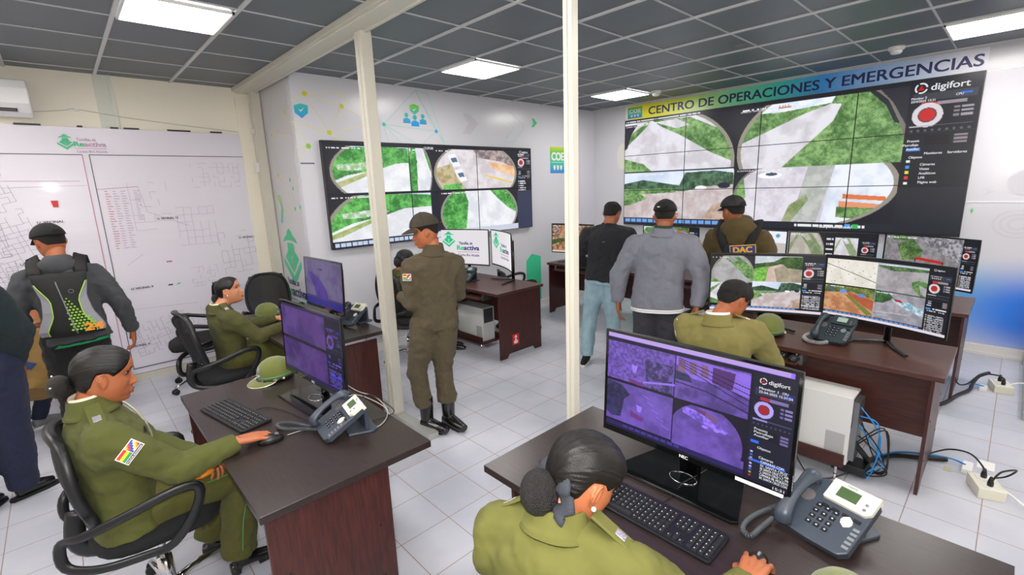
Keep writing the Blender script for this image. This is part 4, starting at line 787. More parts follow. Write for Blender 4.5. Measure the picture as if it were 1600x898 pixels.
# ================================================================ OFFICE CHAIRS
def chair(label,x,y,deg,recline=0,seat_z=.46,back=1.0):
    """faces local +X"""
    t=thing('office_chair',label,'chair',(x,y,0),math.radians(deg))
    # seat cushion
    R=[]
    for z_,k in ((-.035,.80),(-.03,.95),(0,1.0),(.025,.97),(.04,.85),(.045,.6)):
        ring=[]
        for i in range(32):
            a=2*PI*i/32; c_,s_=math.cos(a),math.sin(a); r=1/((abs(c_)**3.2+abs(s_)**3.2)**(1/3.2))
            xx=.235*k*r*c_; ring.append((xx+.01,.235*k*r*s_,seat_z+z_-(.02*max(0,xx/.235)**2)))
        R.append(ring)
    G().rings(R).build('seat',M_MESH,t,smooth=True)
    # backrest: bent ring frame with a mesh panel
    def bp(u,v): # u -1..1 across, v 0..1 up
        wdt=.20+.03*math.sin(v*PI)-.03*v; yy=u*wdt; xx=-.205-.055*v+.05*(u*u)-.03*math.sin(v*PI)+.0; return (xx-recline*v,yy,seat_z+.10+.44*v*back)
    pts=[]
    for i in range(36):
        a=2*PI*i/36; c_,s_=math.cos(a),math.sin(a); r=1/((abs(c_)**4+abs(s_)**4)**.25); pts.append(bp(c_*r,.5+.5*s_*r))
    G().tube(pts,.014,10,closed=True,flat=(1.0,1.5),up=(1,0,0)).build('backrest_frame',M_BLK,t,smooth=True)
    V=[];F=[]
    for j in range(13):
        for i in range(13): u=-1+2*i/12; v=j/12; V.append(bp(u*.96,.02+v*.96))
    for j in range(12):
        for i in range(12): a=j*13+i; F.append((a,a+1,a+14,a+13))
    o=G().add(V,F).build('backrest_mesh',mat('chair_net',(30,31,34),.85,alpha=.74),t,smooth=True); md=o.modifiers.new('s','SOLIDIFY'); md.thickness=.004
    G().tube([(-.24,0,seat_z+.13),(-.26,0,seat_z-.0),(-.2,0,seat_z-.07),(-.05,0,seat_z-.06)],.022,8,flat=(1.6,.7),up=(0,1,0),sub=4).build('backrest_arm',M_BLK,t,smooth=True)
    for s_ in (-1,1):
        p=[(-.285,s_*.19,seat_z+.11),(-.22,s_*.255,seat_z+.145),(-.08,s_*.28,seat_z+.18),(.08,s_*.285,seat_z+.215),(.155,s_*.28,seat_z+.19),(.13,s_*.275,seat_z+.09),(.04,s_*.255,seat_z-.03),(-.05,s_*.235,seat_z-.045),(-.19,s_*.225,seat_z-.03),(-.285,s_*.19,seat_z+.01)]
        G().tube(p,.012,8,flat=(1.6,.8),up=(0,1,0),closed=True,sub=4).build('armrest',M_BLK,t,smooth=True)
    G().cyl((0,0,.09),(0,0,.25),.03,16).cyl((0,0,.25),(0,0,seat_z-.06),.016,16).build('gas_lift',M_CHROME,t,smooth=True)
    G().bx(-.1,.1,-.08,.08,seat_z-.07,seat_z-.035).build('seat_plate',M_BLK,t,bevel=.006)
    G().lathe([(.0,.06),(.045,.06),(.05,.08),(.04,.12),(0,.12)],16).build('hub',M_CHROME,t,smooth=True)
    for k in range(5):
        a=2*PI*k/5+.5; c_,s_=math.cos(a),math.sin(a)
        l=G().tube([(.03*c_,.03*s_,.10),(.15*c_,.15*s_,.105),(.29*c_,.29*s_,.068)],[.02,.017,.012],10,flat=(1.1,.8),sub=3).build('leg',M_CHROME,t,smooth=True)
        g=G(); q=a+1.2*k; M=T(.29*c_,.29*s_,.028)@Rz(q)
        for w_ in (-.017,.017): g.lathe([(0,-.008),(.022,-.008),(.027,-.004),(.027,.004),(.022,.008),(0,.008)],16,M@T(0,w_,0)@Rx(PI/2))
        g.bx(-.018,.018,-.008,.008,-.0,.03,M); g.build('caster',M_BLK,t,smooth=False).parent=l
    return t
chair('black mesh office chair the woman with the mouse sits in, left foreground',.09,2.49,-2,recline=.0,seat_z=.48,back=.9)
chair('black mesh office chair of the woman looking up, behind the left desk',.80,4.28,4,recline=.03)
chair('empty black chair by the wall map, only its seat and arm loop in view',.80,5.45,175)
chair('empty black mesh-backed chair standing behind the far green hat',1.50,5.36,262)
chair('black chair of the woman hidden behind the standing officer',2.62,4.52,5)
chair('black chair of the short-haired seated man at the brown desk',2.84,1.14,5,back=.55)
chair('black chair under the woman with the hair net, right foreground',.70,.66,0,back=.85)
chair('dark chair just in front of the grey jacket man\'s legs',4.42,2.25,-20,back=.6)
chair('dark chair at the far end of the room beside the green wall print',4.25,4.42,-30,back=.5)

# ================================================================ KEYBOARDS, MICE, PHONES
M_KEY=mat('key_cap',(34,35,38),.5); M_KEYM=mat('key_legend',(200,200,205),.5)
def keyboard(label,x,y,deg,z=.75,slim=True,marks=True):
    t=thing('keyboard',label,'keyboard',(x,y,z),math.radians(deg)); L_=.455; D=.15
    G().prism([(-D/2,-L_/2+.008),(-D/2,L_/2-.008),(-D/2+.008,L_/2),(D/2-.008,L_/2),(D/2,L_/2-.008),(D/2,-L_/2+.008),(D/2-.008,-L_/2),(-D/2+.008,-L_/2)],.003,.014,M=Ry(.03)).build('base',M_BLK,t,bevel=.002)
    g=G(); mk=G(); r_=random.Random(int(x*100))
    blocks=[(-L_/2+.012,15),(-L_/2+.012+15*.0192+.008,3),(-L_/2+.012+18*.0192+.016,4)]
    for row in range(6):
        xr=D/2-.022-row*.0195-(.003 if row==5 else 0)
        for b,(y0_,n) in enumerate(blocks):
            k=0
            while k<n:
                w_=1
                if row==0 and b==0 and k==4: w_=5
                if b==1 and row==2 or (b==1 and row==1 and k!=1): k+=1; continue
                M=Ry(.03); yy=y0_+k*.0192; ww=.0165+(w_-1)*.0192
                g.rings([[(xr-.0083,yy,.014),(xr+.0083,yy,.014),(xr+.0083,yy+ww,.014),(xr-.0083,yy+ww,.014)],[(xr-.0068,yy+.0015,.0185),(xr+.0068,yy+.0015,.0185),(xr+.0068,yy+ww-.0015,.0185),(xr-.0068,yy+ww-.0015,.0185)]],0,True,False,M)
                if marks and w_==1 and r_.random()<.95: mk.add([(xr-.003,yy+.004,.0187),(xr+.0005,yy+.004,.0187),(xr+.0005,yy+.0072,.0187),(xr-.003,yy+.0072,.0187)],[(0,1,2,3)],0,M)
                k+=w_
    # rows run away from the person; local +X is the person's side so flip
    o=g.build('keys',M_KEY,t); o['kind']='stuff'
    if mk.v: o2=mk.build('key_legends',M_KEYM,t,normals=False); o2['kind']='stuff'; o2.parent=o
    return t
def mouse(label,x,y,deg,z=.75):
    t=thing('computer_mouse',label,'mouse',(x,y,z),math.radians(deg))
    R=[]
    for z_,k,h in ((0,.92,0),(.008,1,0),(.02,.95,0),(.03,.75,0),(.036,.4,0)): R.append([(.055*k*math.cos(a)*(1 if math.cos(a)>0 else 1.05)-.004,.031*k*math.sin(a),z_-(.006*max(0,-math.cos(a))*(z_/.036))) for a in [2*PI*i/24 for i in range(24)]])
    G().rings(R).build('shell',M_BLK,t,smooth=True); G().lathe([(0,-.003),(.009,-.003),(.009,.003),(0,.003)],12,T(-.032,0,.0285)@Rx(PI/2)).build('scroll_wheel',M_GREY,t)
    return t
def phone(label,x,y,deg,z=.75,dark=False,tilt=36):
    """user at local +X; viewer's right = +Y"""
    t=thing('desk_phone',label,'telephone',(x,y,z),math.radians(deg)); M=T(.075,0,.02)@Ry(math.radians(tilt))
    shell=M_DGREY if not dark else mat('dark_teal_plastic',(44,56,62),.4)
    # slab: local -X goes up the face, Z out of it
    S=[(-.205,-.05),(-.205,.098),(-.195,.105),(-.01,.105),(.01,.085),(.014,0),(.01,-.085),(-.01,-.105),(-.165,-.105),(-.18,-.09)]
    G().prism(S,-.012,.016,M).build('body',shell,t,bevel=.004)
    # LCD head, cream on the pale phones
    hp=G().prism([(-.212,-.028),(-.212,.104),(-.15,.104),(-.135,.09),(-.135,-.028)],.0,.030,M).build('display_panel',M_OFFW if not dark else shell,t,bevel=.003)
    G().bx(-.193,-.155,.0,.058,.0302,.0312,M).build('lcd',M_LCDG if not dark else mat('pale_lcd',(150,170,160),.2,emit=(120,140,130),es=.3),t).parent=hp
    text_geo(g:=G(),'Yealink',.010,M@basis((0,1,0),(-1,0,0),(0,0,1),(-.2005,.012,.0304)),0,.01); o=g.build('brand_mark',M_BLK if not dark else M_KEYM,t,normals=False); o.parent=hp
    for k in range(2): G().lathe([(.005,0),(.004,.003),(0,.003)],10,M@T(-.17+.018*k,.082,.0302)).build('button',M_GREY,t,smooth=True).parent=hp
    kb=M_BLK
    for r_ in range(4):
        for c_ in range(3): 
            o=G().bx(-.105+r_*.022-.006,-.105+r_*.022+.006,-.03+c_*.024,-.03+c_*.024+.015,.016,.020,M).build('key',kb,t)
    for r_ in range(4): G().bx(-.118,-.108,-.02+r_*.03,-.0+r_*.03,.016,.019,M).build('soft_key',M_BLK,t)
    G().prism([(-.105,.047),(-.095,.044),(-.085,.047),(-.075,.06),(-.085,.073),(-.095,.076),(-.105,.073),(-.115,.06)],.016,.021,M).build('navigation_pad',M_OFFW if not dark else M_GREY,t,bevel=.001)
    for k in range(5): G().bx(-.09+k*.016,-.081+k*.016,.083,.1,.016,.019,M).build('function_key',M_GREY,t)
    g=G()
    for r_ in range(4):
        for c_ in range(3): g.add([(-.107+r_*.022,-.024+c_*.024,.0203),(-.103+r_*.022,-.024+c_*.024,.0203),(-.103+r_*.022,-.019+c_*.024,.0203),(-.107+r_*.022,-.019+c_*.024,.0203)],[(0,1,2,3)],0,M)
    g.build('key_legends',M_KEYM,t,normals=False)
    # cradle speaker holes and handset
    G().lathe([(.022,0),(.02,.001),(0,.001)],20,M@T(-.12,-.068,.016)).build('speaker_grille',mat('grille_grey',(104,100,104),.6,bump=.5,bscale=900),t)
    G().tube([(-.178,-.072,.03),(-.17,-.074,.052),(-.12,-.076,.062),(-.06,-.076,.062),(-.005,-.074,.05),(.008,-.072,.026)],[.024,.025,.017,.017,.025,.024],14,flat=(1.05,.75),up=(0,0,1),sub=4,M=M).build('handset',shell,t,smooth=True)
    # foot behind
    G().prism([(-.02,-.075),(-.02,.075),(-.125,.10),(-.15,.085),(-.15,-.085),(-.125,-.10)],.0,.012).bx(-.12,-.10,-.07,.07,.01,.11).build('stand_foot',shell,t,bevel=.003)
    return t
def hose(g,pts,r,turn_r,pitch,n=7,sub=10):
    P,_=catmull(np.array(pts,float),np.zeros(len(pts)),sub); d=np.concatenate([[0],np.cumsum(np.linalg.norm(np.diff(P,axis=0),axis=1))]); Lt=d[-1]; N=int(Lt/pitch*10); out=[]
    for i in range(N+1):
        s=Lt*i/N; p=np.array([np.interp(s,d,P[:,k]) for k in range(3)]); q=np.array([np.interp(min(s+.005,Lt),d,P[:,k]) for k in range(3)])-np.array([np.interp(max(s-.005,0),d,P[:,k]) for k in range(3)]); q=unit(q)
        a=unit(np.cross(q,[0,0,1] if abs(q[2])<.9 else [1,0,0])); b=np.cross(q,a); th=2*PI*s/pitch; out.append(p+turn_r*(a*math.cos(th)+b*math.sin(th)))
    g.tube(out,r,6); return g
def cable(label,pts,r,m,cat='cable',sub=6,name='cable',grp=None): return tag(G().tube(pts,r,8,sub=sub).build(name,m,smooth=True),label,cat,grp)
keyboard('black keyboard lying askew before the woman on the left foreground desk',.485,2.62,191)
keyboard('long black keyboard below the largest monitor, in front of the woman with the hair net',1.275,.715,180)
keyboard('black keyboard under the hands of the woman looking up',1.30,4.25,182)
keyboard('black keyboard on the pull-out tray beside the seated man\'s elbow',3.36,1.16,180,z=.683)
keyboard('black keyboard on the pull-out tray of the desk past the middle post',5.05,4.05,180,z=.683)
keyboard('keyboard on the tray of the desk with the red sticker',3.20,4.35,180,z=.683)
mouse('black mouse under the hand of the woman in the left foreground',.525,2.21,172)
mouse('black mouse under the hand of the woman with the hair net',1.282,.395,175)
mouse('dark mouse on the keyboard tray right of the seated man',3.31,.885,170,z=.683)
phone('slate desk phone with cream display panel on the left foreground desk',.79,2.06,170,tilt=31)
phone('slate desk phone with cream display panel, largest of all, right foreground',1.575,.295,165,tilt=29)
phone('slate desk phone with cream display panel on the rear left desk',1.66,3.78,195)
phone('dark desk phone between the two logo monitors',3.42,4.46,190,dark=True)
phone('dark desk phone below the curved monitor with the street plan',3.66,.76,172,dark=True)
M_CORD=mat('coil_cord',(70,74,80),.35); M_WRAP=mat('wrapped_coil',(150,150,152),.25,metal=.2)
tag(hose(G(),[(.745,2.14,.775),(.70,2.2,.765),(.65,2.3,.765),(.60,2.33,.765),(.60,2.27,.765),(.66,2.2,.765),(.72,2.12,.77)],.0022,.0065,.0062).build('phone_cord',M_CORD,smooth=True),'coiled black phone cord on the left foreground desk','cord')
tag(hose(G(),[(1.60,.415,.785),(1.56,.45,.765),(1.48,.475,.765),(1.41,.475,.765),(1.39,.445,.765),(1.45,.435,.765),(1.52,.425,.765)],.0022,.0065,.0062).build('phone_cord',M_CORD,smooth=True),'coiled grey phone cord on the right foreground desk','cord')
tag(hose(G(),[(3.70,.87,.785),(3.66,.91,.768),(3.58,.91,.765),(3.52,.86,.765),(3.52,.80,.765),(3.57,.77,.765)],.003,.011,.0075).build('phone_cord',M_WRAP,smooth=True),'plastic-wrapped coiled cord before the dark phone of the bending man','cord')
tag(hose(G(),[(3.40,4.57,.77),(3.33,4.58,.765),(3.27,4.52,.765),(3.29,4.46,.765),(3.33,4.44,.765)],.0025,.009,.007).build('phone_cord',M_WRAP,smooth=True),'pale coiled cord beside the phone between the logo monitors','cord')
# cables on the left foreground desk
M_CBL=mat('black_cable',(24,24,26),.45); M_CBG=mat('grey_cable',(168,166,164),.35); M_CBLUE=mat('blue_cable',(40,140,215),.4)
g2='thin cables behind the left foreground monitor'
cable('thin grey cable sweeping over the rear corner of the left foreground desk',[(.86,2.25,.78),(.95,2.3,.80),(1.0,2.24,.80),(1.05,2.1,.76),(.97,1.98,.756),(.86,1.96,.756)],.0025,M_CBG,grp=g2)
cable('thin black cable sweeping over the rear corner of the left foreground desk',[(.84,2.16,.76),(.93,2.2,.79),(1.02,2.22,.81),(1.06,2.1,.78),(1.05,2.03,.757),(.90,2.05,.756),(.83,2.1,.76)],.0025,M_CBL,grp=g2)
cable('thin pale cable hanging over the edge of the left foreground desk',[(.93,2.7,.80),(.98,2.5,.82),(1.0,2.3,.81),(1.05,2.2,.79),(1.065,2.1,.73),(1.06,2.05,.60)],.0025,M_CBG,grp=g2)
cable('keyboard cable curving towards the left foreground monitor',[(.54,2.56,.762),(.62,2.6,.755),(.68,2.48,.755),(.72,2.3,.755),(.75,2.22,.755)],.002,M_CBL)
cable('mouse cable on the left foreground desk',[(.60,2.2,.758),(.66,2.2,.755),(.72,2.18,.755),(.78,2.2,.755)],.002,M_CBG)
cable('keyboard cable running under the largest monitor',[(1.35,.72,.76),(1.42,.72,.755),(1.50,.72,.766),(1.60,.70,.766),(1.7,.7,.756)],.002,M_CBL)

# ================================================================ PEAKED CAPS ON DESKS
M_OLV=mat('olive_felt',(104,112,50),.85,bump=.25,bscale=500,var=.06,vscale=12,sheen=.3); M_GOLD=mat('gilt',(230,226,205),.25,metal=.7); M_RIB=mat('green_ribbon',(86,140,84),.6)
def peaked(label,x,y,z,deg,s=1.0):
    t=thing('peaked_cap',label,'cap',(x,y,z),math.radians(deg))
    pr=[(.0,.100,.084),(.035,.106,.088),(.065,.104,.086),(.09,.094,.078),(.112,.074,.062),(.126,.046,.04),(.132,.018,.015)]
    G().rings([[(a*s*math.cos(q),b*s*math.sin(q),z_*s) for q in [2*PI*i/36 for i in range(36)]] for z_,a,b in pr]).build('crown',M_OLV,t,smooth=True)
    G().rings([[(a*s*math.cos(q),b*s*math.sin(q),z_*s) for q in [2*PI*i/36 for i in range(36)]] for z_,a,b in ((.028,.1075,.0895),(.038,.108,.09))]).build('ribbon',M_RIB,t,smooth=True)
    G().rings([[(a*s*math.cos(q),b*s*math.sin(q),z_*s) for q in [2*PI*i/36 for i in range(36)]] for z_,a,b in ((.0,.103,.087),(.018,.108,.0905),(.022,.1075,.09))]).build('band',M_BLKG,t,smooth=True)
    # visor
    top=[];bot=[];edge=[]
    n=17; V=[];F=[]
    for i in range(n):
        a=-1.15+2.3*i/(n-1); o=.062*math.cos(a/1.15*PI/2)**.7
        for k in range(5):
            q=k/4; rr_=o*q; V.append(((.103+rr_)*s*math.cos(a),(.088+rr_*.9)*s*math.sin(a),(.018-.020*q*math.cos(a/1.15*PI/2)**.5)*s))
        edge.append(V[-1])
    for i in range(n-1):
        for k in range(4): a=i*5+k; F.append((a,a+1,a+6,a+5))
    v=G().add(V,F).build('visor',M_OLV,t,smooth=True); md=v.modifiers.new('s','SOLIDIFY'); md.thickness=.004*s
    G().tube(edge,.003*s,6).build('visor_piping',M_GOLD,t,smooth=True).parent=v
    # braided strap and badge
    G().tube([(.107*s*math.cos(a),.091*s*math.sin(a),(.016-.003*math.cos(a))*s) for a in [-1.5+3.0*i/20 for i in range(21)]],.0045*s,8).build('chin_strap',M_BLKG,t,smooth=True)
    for q in (-1.5,1.5): G().ell((.107*s*math.cos(q),.093*s*math.sin(q),.018*s),(.008*s,.008*s,.008*s)).build('strap_button',M_GOLD,t,smooth=True)
    g=G(); M=T(.103*s,0,.062*s)@Ry(PI/2-.15)
    st=[]
    for i in range(10): r=(.018 if i%2==0 else .008)*s; st.append((-r*math.cos(2*PI*i/10)-.016*s,r*math.sin(2*PI*i/10)))
    g.prism(st,0,.004*s,M); g.lathe([(.013*s,0),(.012*s,.004*s),(0,.005*s)],14,M@T(.016*s,0,0)); g.prism([(.005*s,-.02*s),(.012*s,-.024*s),(.02*s,-.012*s),(.02*s,.012*s),(.012*s,.024*s),(.005*s,.02*s)],0,.003*s,M)
    g.build('badge',mat('silver_badge',(220,220,224),.25,metal=.8),t)
    return t
peaked('olive peaked cap with silver badge and white piping, on the left foreground desk',.80,3.0,.752,196)
peaked('olive peaked cap beside the hand of the woman looking up',1.24,4.62,.752,-50)
peaked('olive peaked cap seen from behind, on the brown desk under the curved monitor',3.56,1.13,.752,10,1.1)
peaked('olive cap of which only the crown shows at the bottom edge, right foreground desk',1.24,.17,.752,200)

# ================================================================ COMPUTERS ON TROLLEYS, POWER BOXES, CABLES
def tower(label,x0,x1,y0,y1,z0,z1,window_low_x=False):
    t=thing('computer_tower',label,'computer',((x0+x1)/2,(y0+y1)/2,z0)); w_,l_,h=(x1-x0)/2,(y1-y0)/2,z1-z0
    G().bx(-w_,w_,-l_,l_,0,h).build('case',mat('case_white',(222,222,220),.4),t,bevel=.004)
    G().bx(-w_+.02,w_-.02,-l_-.003,-l_+.002,h*.55,h-.01).build('window',mat('smoked_glass',(70,72,76),.15),t)
    G().bx(-w_-.002,-w_+.001,-l_+.02,-l_+.12,h*.1,h*.45).build('side_vent',mat('vent_grey',(176,176,178),.5),t)
    return t
def trolley(label,x0,x1,y0,y1,z0=.07):
    t=thing('computer_trolley',label,'trolley',((x0+x1)/2,(y0+y1)/2,0)); w_,l_=(x1-x0)/2,(y1-y0)/2
    G().bx(-w_,w_,-l_,l_,z0-.018,z0).build('board',M_PANELH,t); 
    for s_ in (-1,1): G().bx(s_*w_-.008,s_*w_+.008,-l_,l_,z0,z0+.07).build('side_board',M_PANELH,t)
    for a in (-1,1):
        for b in (-1,1):
            g=G().lathe([(0,-.008),(.02,-.008),(.024,0),(.02,.008),(0,.008)],14,T(a*(w_-.03),b*(l_-.04),.024)@Rx(PI/2)); g.cyl((a*(w_-.03),b*(l_-.04),.03),(a*(w_-.03),b*(l_-.04),z0-.018),.008); g.build('caster',M_CHROME,t)
trolley('low brown wheeled board carrying the white computer beyond the officer',3.33,3.60,4.10,4.66); tower('white computer case under the desk with the red sticker',3.38,3.56,4.14,4.62,.072,.47)
trolley('low brown wheeled board carrying the big white computer, right',3.20,3.42,.54,1.14,.12); tower('big white computer case under the brown desk behind the largest monitor',3.215,3.405,.53,1.12,.122,.56)
g=G(); g.bx(3.24,3.38,.50,.529,.15,.53); tag(g.build('connector_panel',M_STEEL),'metal rear panel of the big white computer, full of plugs','panel')
def power_box(label,x,y,deg):
    t=thing('power_box',label,'socket box',(x,y,0),math.radians(deg)); G().bx(-.09,.09,-.06,.06,0,.065).build('box',M_OFFW,t,bevel=.004)
    for a in (-.045,.045):
        G().bx(a-.03,a+.03,-.035,.035,.065,.068).build('socket_plate',M_WHITE,t,bevel=.001); p=G().lathe([(.014,.066),(.015,.085),(.010,.11),(.006,.125)],12,T(a,0,0)).build('plug',M_BLK,t,smooth=True)
    return t
power_box('cream double socket box on the floor with two black plugs, nearer one',3.68,-.07,20)
power_box('cream double socket box on the floor near the blue wall print, farther one',5.60,-.08,15)
tag(G().box((3.9,.02,.015),(.13,.05,.03),Matrix.Identity(4)).build('power_adapter',M_WHITE,bevel=.004),'small white adapter lying left of the nearer socket box','adapter')
tag(G().box((5.52,.02,.015),(.12,.05,.03)).build('power_adapter',M_WHITE,bevel=.004),'small white adapter lying left of the farther socket box','adapter')
tag(G().bx(3.97,4.09,-.10,-.02,.001,.006).build('paper_tag',M_PAPER),'white paper tag on the floor behind the nearer socket box','paper')
tag(G().bx(3.80,3.86,.085,.125,.001,.003).build('paper_scrap',mat('scrap',(190,186,160),.7)),'small pale scrap on the tiles before the cable bundle','scrap')
z=.014
cable('black cable bundle lying across the floor under the brown desk',[(3.30,.52,.25),(3.34,.46,.16),(3.48,.46,.06),(3.62,.44,.03),(3.76,.36,.02),(3.84,.24,.02),(3.92,.12,.02)],.016,M_CBL,name='cable_bundle')
cable('blue network cable running along the bundle to the nearer socket box',[(3.62,.43,.05),(3.78,.35,.04),(3.88,.22,.035),(3.93,.10,.03),(3.90,.03,.03)],.006,M_CBLUE)
cable('black plug lead looping into the nearer socket box, left plug',[(3.86,.22,.04),(3.95,.12,.08),(3.84,.02,.14),(3.72,-.04,.14),(3.72,-.055,.10)],.005,M_CBL)
cable('black plug lead looping into the nearer socket box, right plug',[(3.64,-.09,.10),(3.66,-.12,.16),(3.76,-.18,.15),(3.80,-.14,.07),(3.78,-.05,.03)],.005,M_CBL)
gw='white leads running off to the right'
for k in range(2): cable('white power lead running off to the right from the nearer socket box',[(3.72,-.10,.05),(3.66,-.17,.04),(3.55,-.27-.02*k,.02),(3.45,-.45,.012)],.005,M_PAPER,grp=gw)
for k in range(2): cable('white power lead running off to the right from the farther socket box',[(5.62,-.12,.05),(5.7,-.18,.06),(5.8,-.26-.03*k,.04),(5.85,-.5,.012)],.006,M_PAPER,grp='white leads at the farther box')
cable('thick black cable looping out from the back row desk',[(4.75,.32,.02),(4.95,.22,.02),(5.2,.16,.02),(5.36,.10,.03),(5.48,.09,.05),(5.60,.06,.09),(5.66,0,.12)],.014,M_CBL)
cable('black lead from the farther socket box to the back row desk',[(5.10,.20,.22),(5.25,.17,.10),(5.42,.12,.06),(5.56,.05,.12),(5.56,-.05,.14),(5.56,-.09,.12)],.006,M_CBL)
cable('thin blue cable at the farther socket box',[(5.38,.14,.06),(5.48,.08,.05),(5.53,.02,.03)],.005,M_CBLUE)
rr=random.Random(5)
for k in range(9):
    p=[(3.30+rr.uniform(-.03,.03),.50,.20+rr.uniform(0,.3)),(3.32,.42+rr.uniform(-.05,0),.25+rr.uniform(-.1,.15)),(3.34+rr.uniform(-.05,.08),.38+rr.uniform(-.04,.04),.10),(3.36+rr.uniform(-.05,.1),.44+rr.uniform(-.05,.05),.03),(3.46,.46,.05)]
    cable('loose %s cable behind the big white computer'%('blue' if k%4==0 else 'black'),p,.004,M_CBLUE if k%4==0 else M_CBL,grp='blue loose cables behind the computer' if k%4==0 else 'black loose cables behind the computer')
cable('thin black cable dropping from behind the largest monitor to the floor',[(3.16,.86,.4),(3.12,.8,.2),(3.14,.7,.02),(3.2,.6,.012),(3.26,.52,.06)],.004,M_CBL)
tag(G().bx(3.30,3.44,.44,.62,.03,.09).build('power_strip',M_BLK,bevel=.008),'black power block among the cables under the brown desk','power strip')

# ================================================================ AIR CONDITIONER, CONDUITS
t=thing('air_conditioner','white air conditioner unit high on the cream wall, top left corner','air conditioner',(-.40,YM,2.57))
prof=[(0,0),(-.10,0),(-.16,.03),(-.20,.10),(-.21,.22),(-.19,.29),(0,.30)]
G().rings([[(x_,y_,z_) for y_,z_ in prof] for x_ in (-.40,-.385,.375,.39)]).build('case',mat('ac_white',(236,236,238),.15,coat=.4),t,bevel=.012)
G().bx(-.37,.30,-.178,-.14,.035,.062).build('outlet',M_BLK,t); G().bx(-.36,.29,-.18,-.15,.045,.05).build('louvre',mat('louvre_brown',(120,104,96),.5),t)
text_geo(g:=G(),'6',.04,basis((1,0,0),(0,0,1),(0,-1,0),(.13,-.2115,.19)),0,.02); g.build('display_digit',emat('ac_digit',(120,140,255),1.2),t,normals=False)
cable('thin grey wire sagging across the cream wall above the map',[(-.02,YM-.012,2.63),(.2,YM-.012,2.66),(.28,YM-.01,2.675),(.6,YM-.012,2.63),(1.1,YM-.012,2.58),(1.72,YM-.012,2.53)],.002,M_CBG)
tag(G().bx(.265,.30,YM-.02,YM,2.66,2.685).build('wire_clip',M_WHITE),'tiny white wire clip on the cream wall','clip')
t=thing('cable_conduit','pair of pale vertical cable channels in the corner beside the map','conduit',(XP-.06,YM-.06,0))
G().bx(-.03,.005,-.02,.01,.05,2.85).build('channel',M_ALU,t,bevel=.002); G().cyl((.03,-.06,.05),(.03,-.06,2.85),.013).build('pipe',M_ALU,t,smooth=True)
G().bx(-.06,.05,-.09,.0,2.1,2.2).bx(-.05,.05,-.09,0,2.52,2.56).build('clamp',M_WHITE,t,bevel=.003)
# ================================================================ PEOPLE
def V3(*a): return np.array(a,float)
def fl(deg): a=math.radians(deg); return V3(math.cos(a),math.sin(a),0),V3(-math.sin(a),math.cos(a),0)
def lerp(a,b,t): return np.array(a,float)*(1-t)+np.array(b,float)*t
UPV=V3(0,0,1)
# ---- head: horizontal slices; x forward, y left, z up, origin between the ears
_zc=[-.118,-.112,-.104,-.094,-.084,-.077,-.072,-.067,-.061,-.055,-.048,-.042,-.036,-.028,-.016,-.004,.008,.018,.03,.04,.055,.07,.085,.098,.108,.114]
_pc=[ .040, .066, .082, .0885,.0845,.092,.0945,.0915,.0965,.0925,.0925,.103,.113,.1105,.101,.092,.086,.086,.0905,.091,.089,.083,.072,.055,.034,.0]
_pf=[ .030, .048, .062, .068, .070, .073,.075,.076,.077,.078,.079,.080,.081,.0815,.081,.079,.076,.077,.082,.085,.085,.080,.070,.054,.033,.0]
_hw=[ .018, .030, .041, .048, .054, .058,.060,.062,.064,.066,.068,.069,.070,.071,.0725,.0735,.074,.075,.076,.0765,.0755,.071,.062,.048,.030,.0]
_bk=[ .00,  .012, .024, .034, .044, .050,.054,.058,.063,.068,.074,.079,.083,.088,.092,.095,.097,.0985,.099,.0985,.095,.087,.075,.057,.034,.0]
def head_pt(z,th,off=0):
    pc=np.interp(z,_zc,_pc); pf=np.interp(z,_zc,_pf); hw=np.interp(z,_zc,_hw); bk=np.interp(z,_zc,_bk); xm=.0
    c,s=math.cos(th),math.sin(th)
    if c>=0:
        y=hw*(abs(s)**.92)*(1 if s>0 else -1); x=pf*(c**.72)
        sg=.011 if z<-.05 or z>-.0 else (.009+.007*math.exp(-((z+.04)/.010)**2)); sg=sg if z>-.05 else .024
        if z>.022: sg=.03
        x+= (pc-pf)*math.exp(-(y/sg)**2)
        x-=.007*math.exp(-((abs(y)-.031)/.013)**2-((z-.010)/.010)**2); x+=.003*math.exp(-((abs(y)-.033)/.02)**2-((z-.03)/.008)**2); x+=.004*math.exp(-((abs(y)-.045)/.018)**2-((z+.022)/.018)**2)
    else:
        y=hw*(abs(s)**.85)*(1 if s>0 else -1); x=-bk*(abs(c)**.85)
    p=V3(x,y,z)
    if off:
        n=unit(V3(x/.085,y/.072,max(z,0)/.09)); p=p+n*off
    return p
def head_geo(g,M,ears=True,n=56):
    zs=np.concatenate([np.linspace(-.118,-.03,26),np.linspace(-.026,.07,24),np.linspace(.075,.1139,10)])
    R=[[tuple(head_pt(z,2*PI*j/n)) for j in range(n)] for z in zs]; g.rings(R,0,True,False,M)
    if ears:
        for s in (-1,1):
            E_=M@T(-.006,s*.077,-.004)@Rz(s*-.35)@Ry(-.2)
            g.tube([(.000,0,-.028),(.011,s*.004,-.012),(.012,s*.006,.010),(.004,s*.010,.027),(-.010,s*.012,.026),(-.017,s*.012,.008),(-.012,s*.008,-.012),(-.002,0,-.028)],.0042,8,sub=3,M=E_); g.ell((-.001,-s*.001,-.002),(.013,.006,.024),E_)
            g.ell((-.001,s*.002,-.028),(.006,.004,.008),E_)
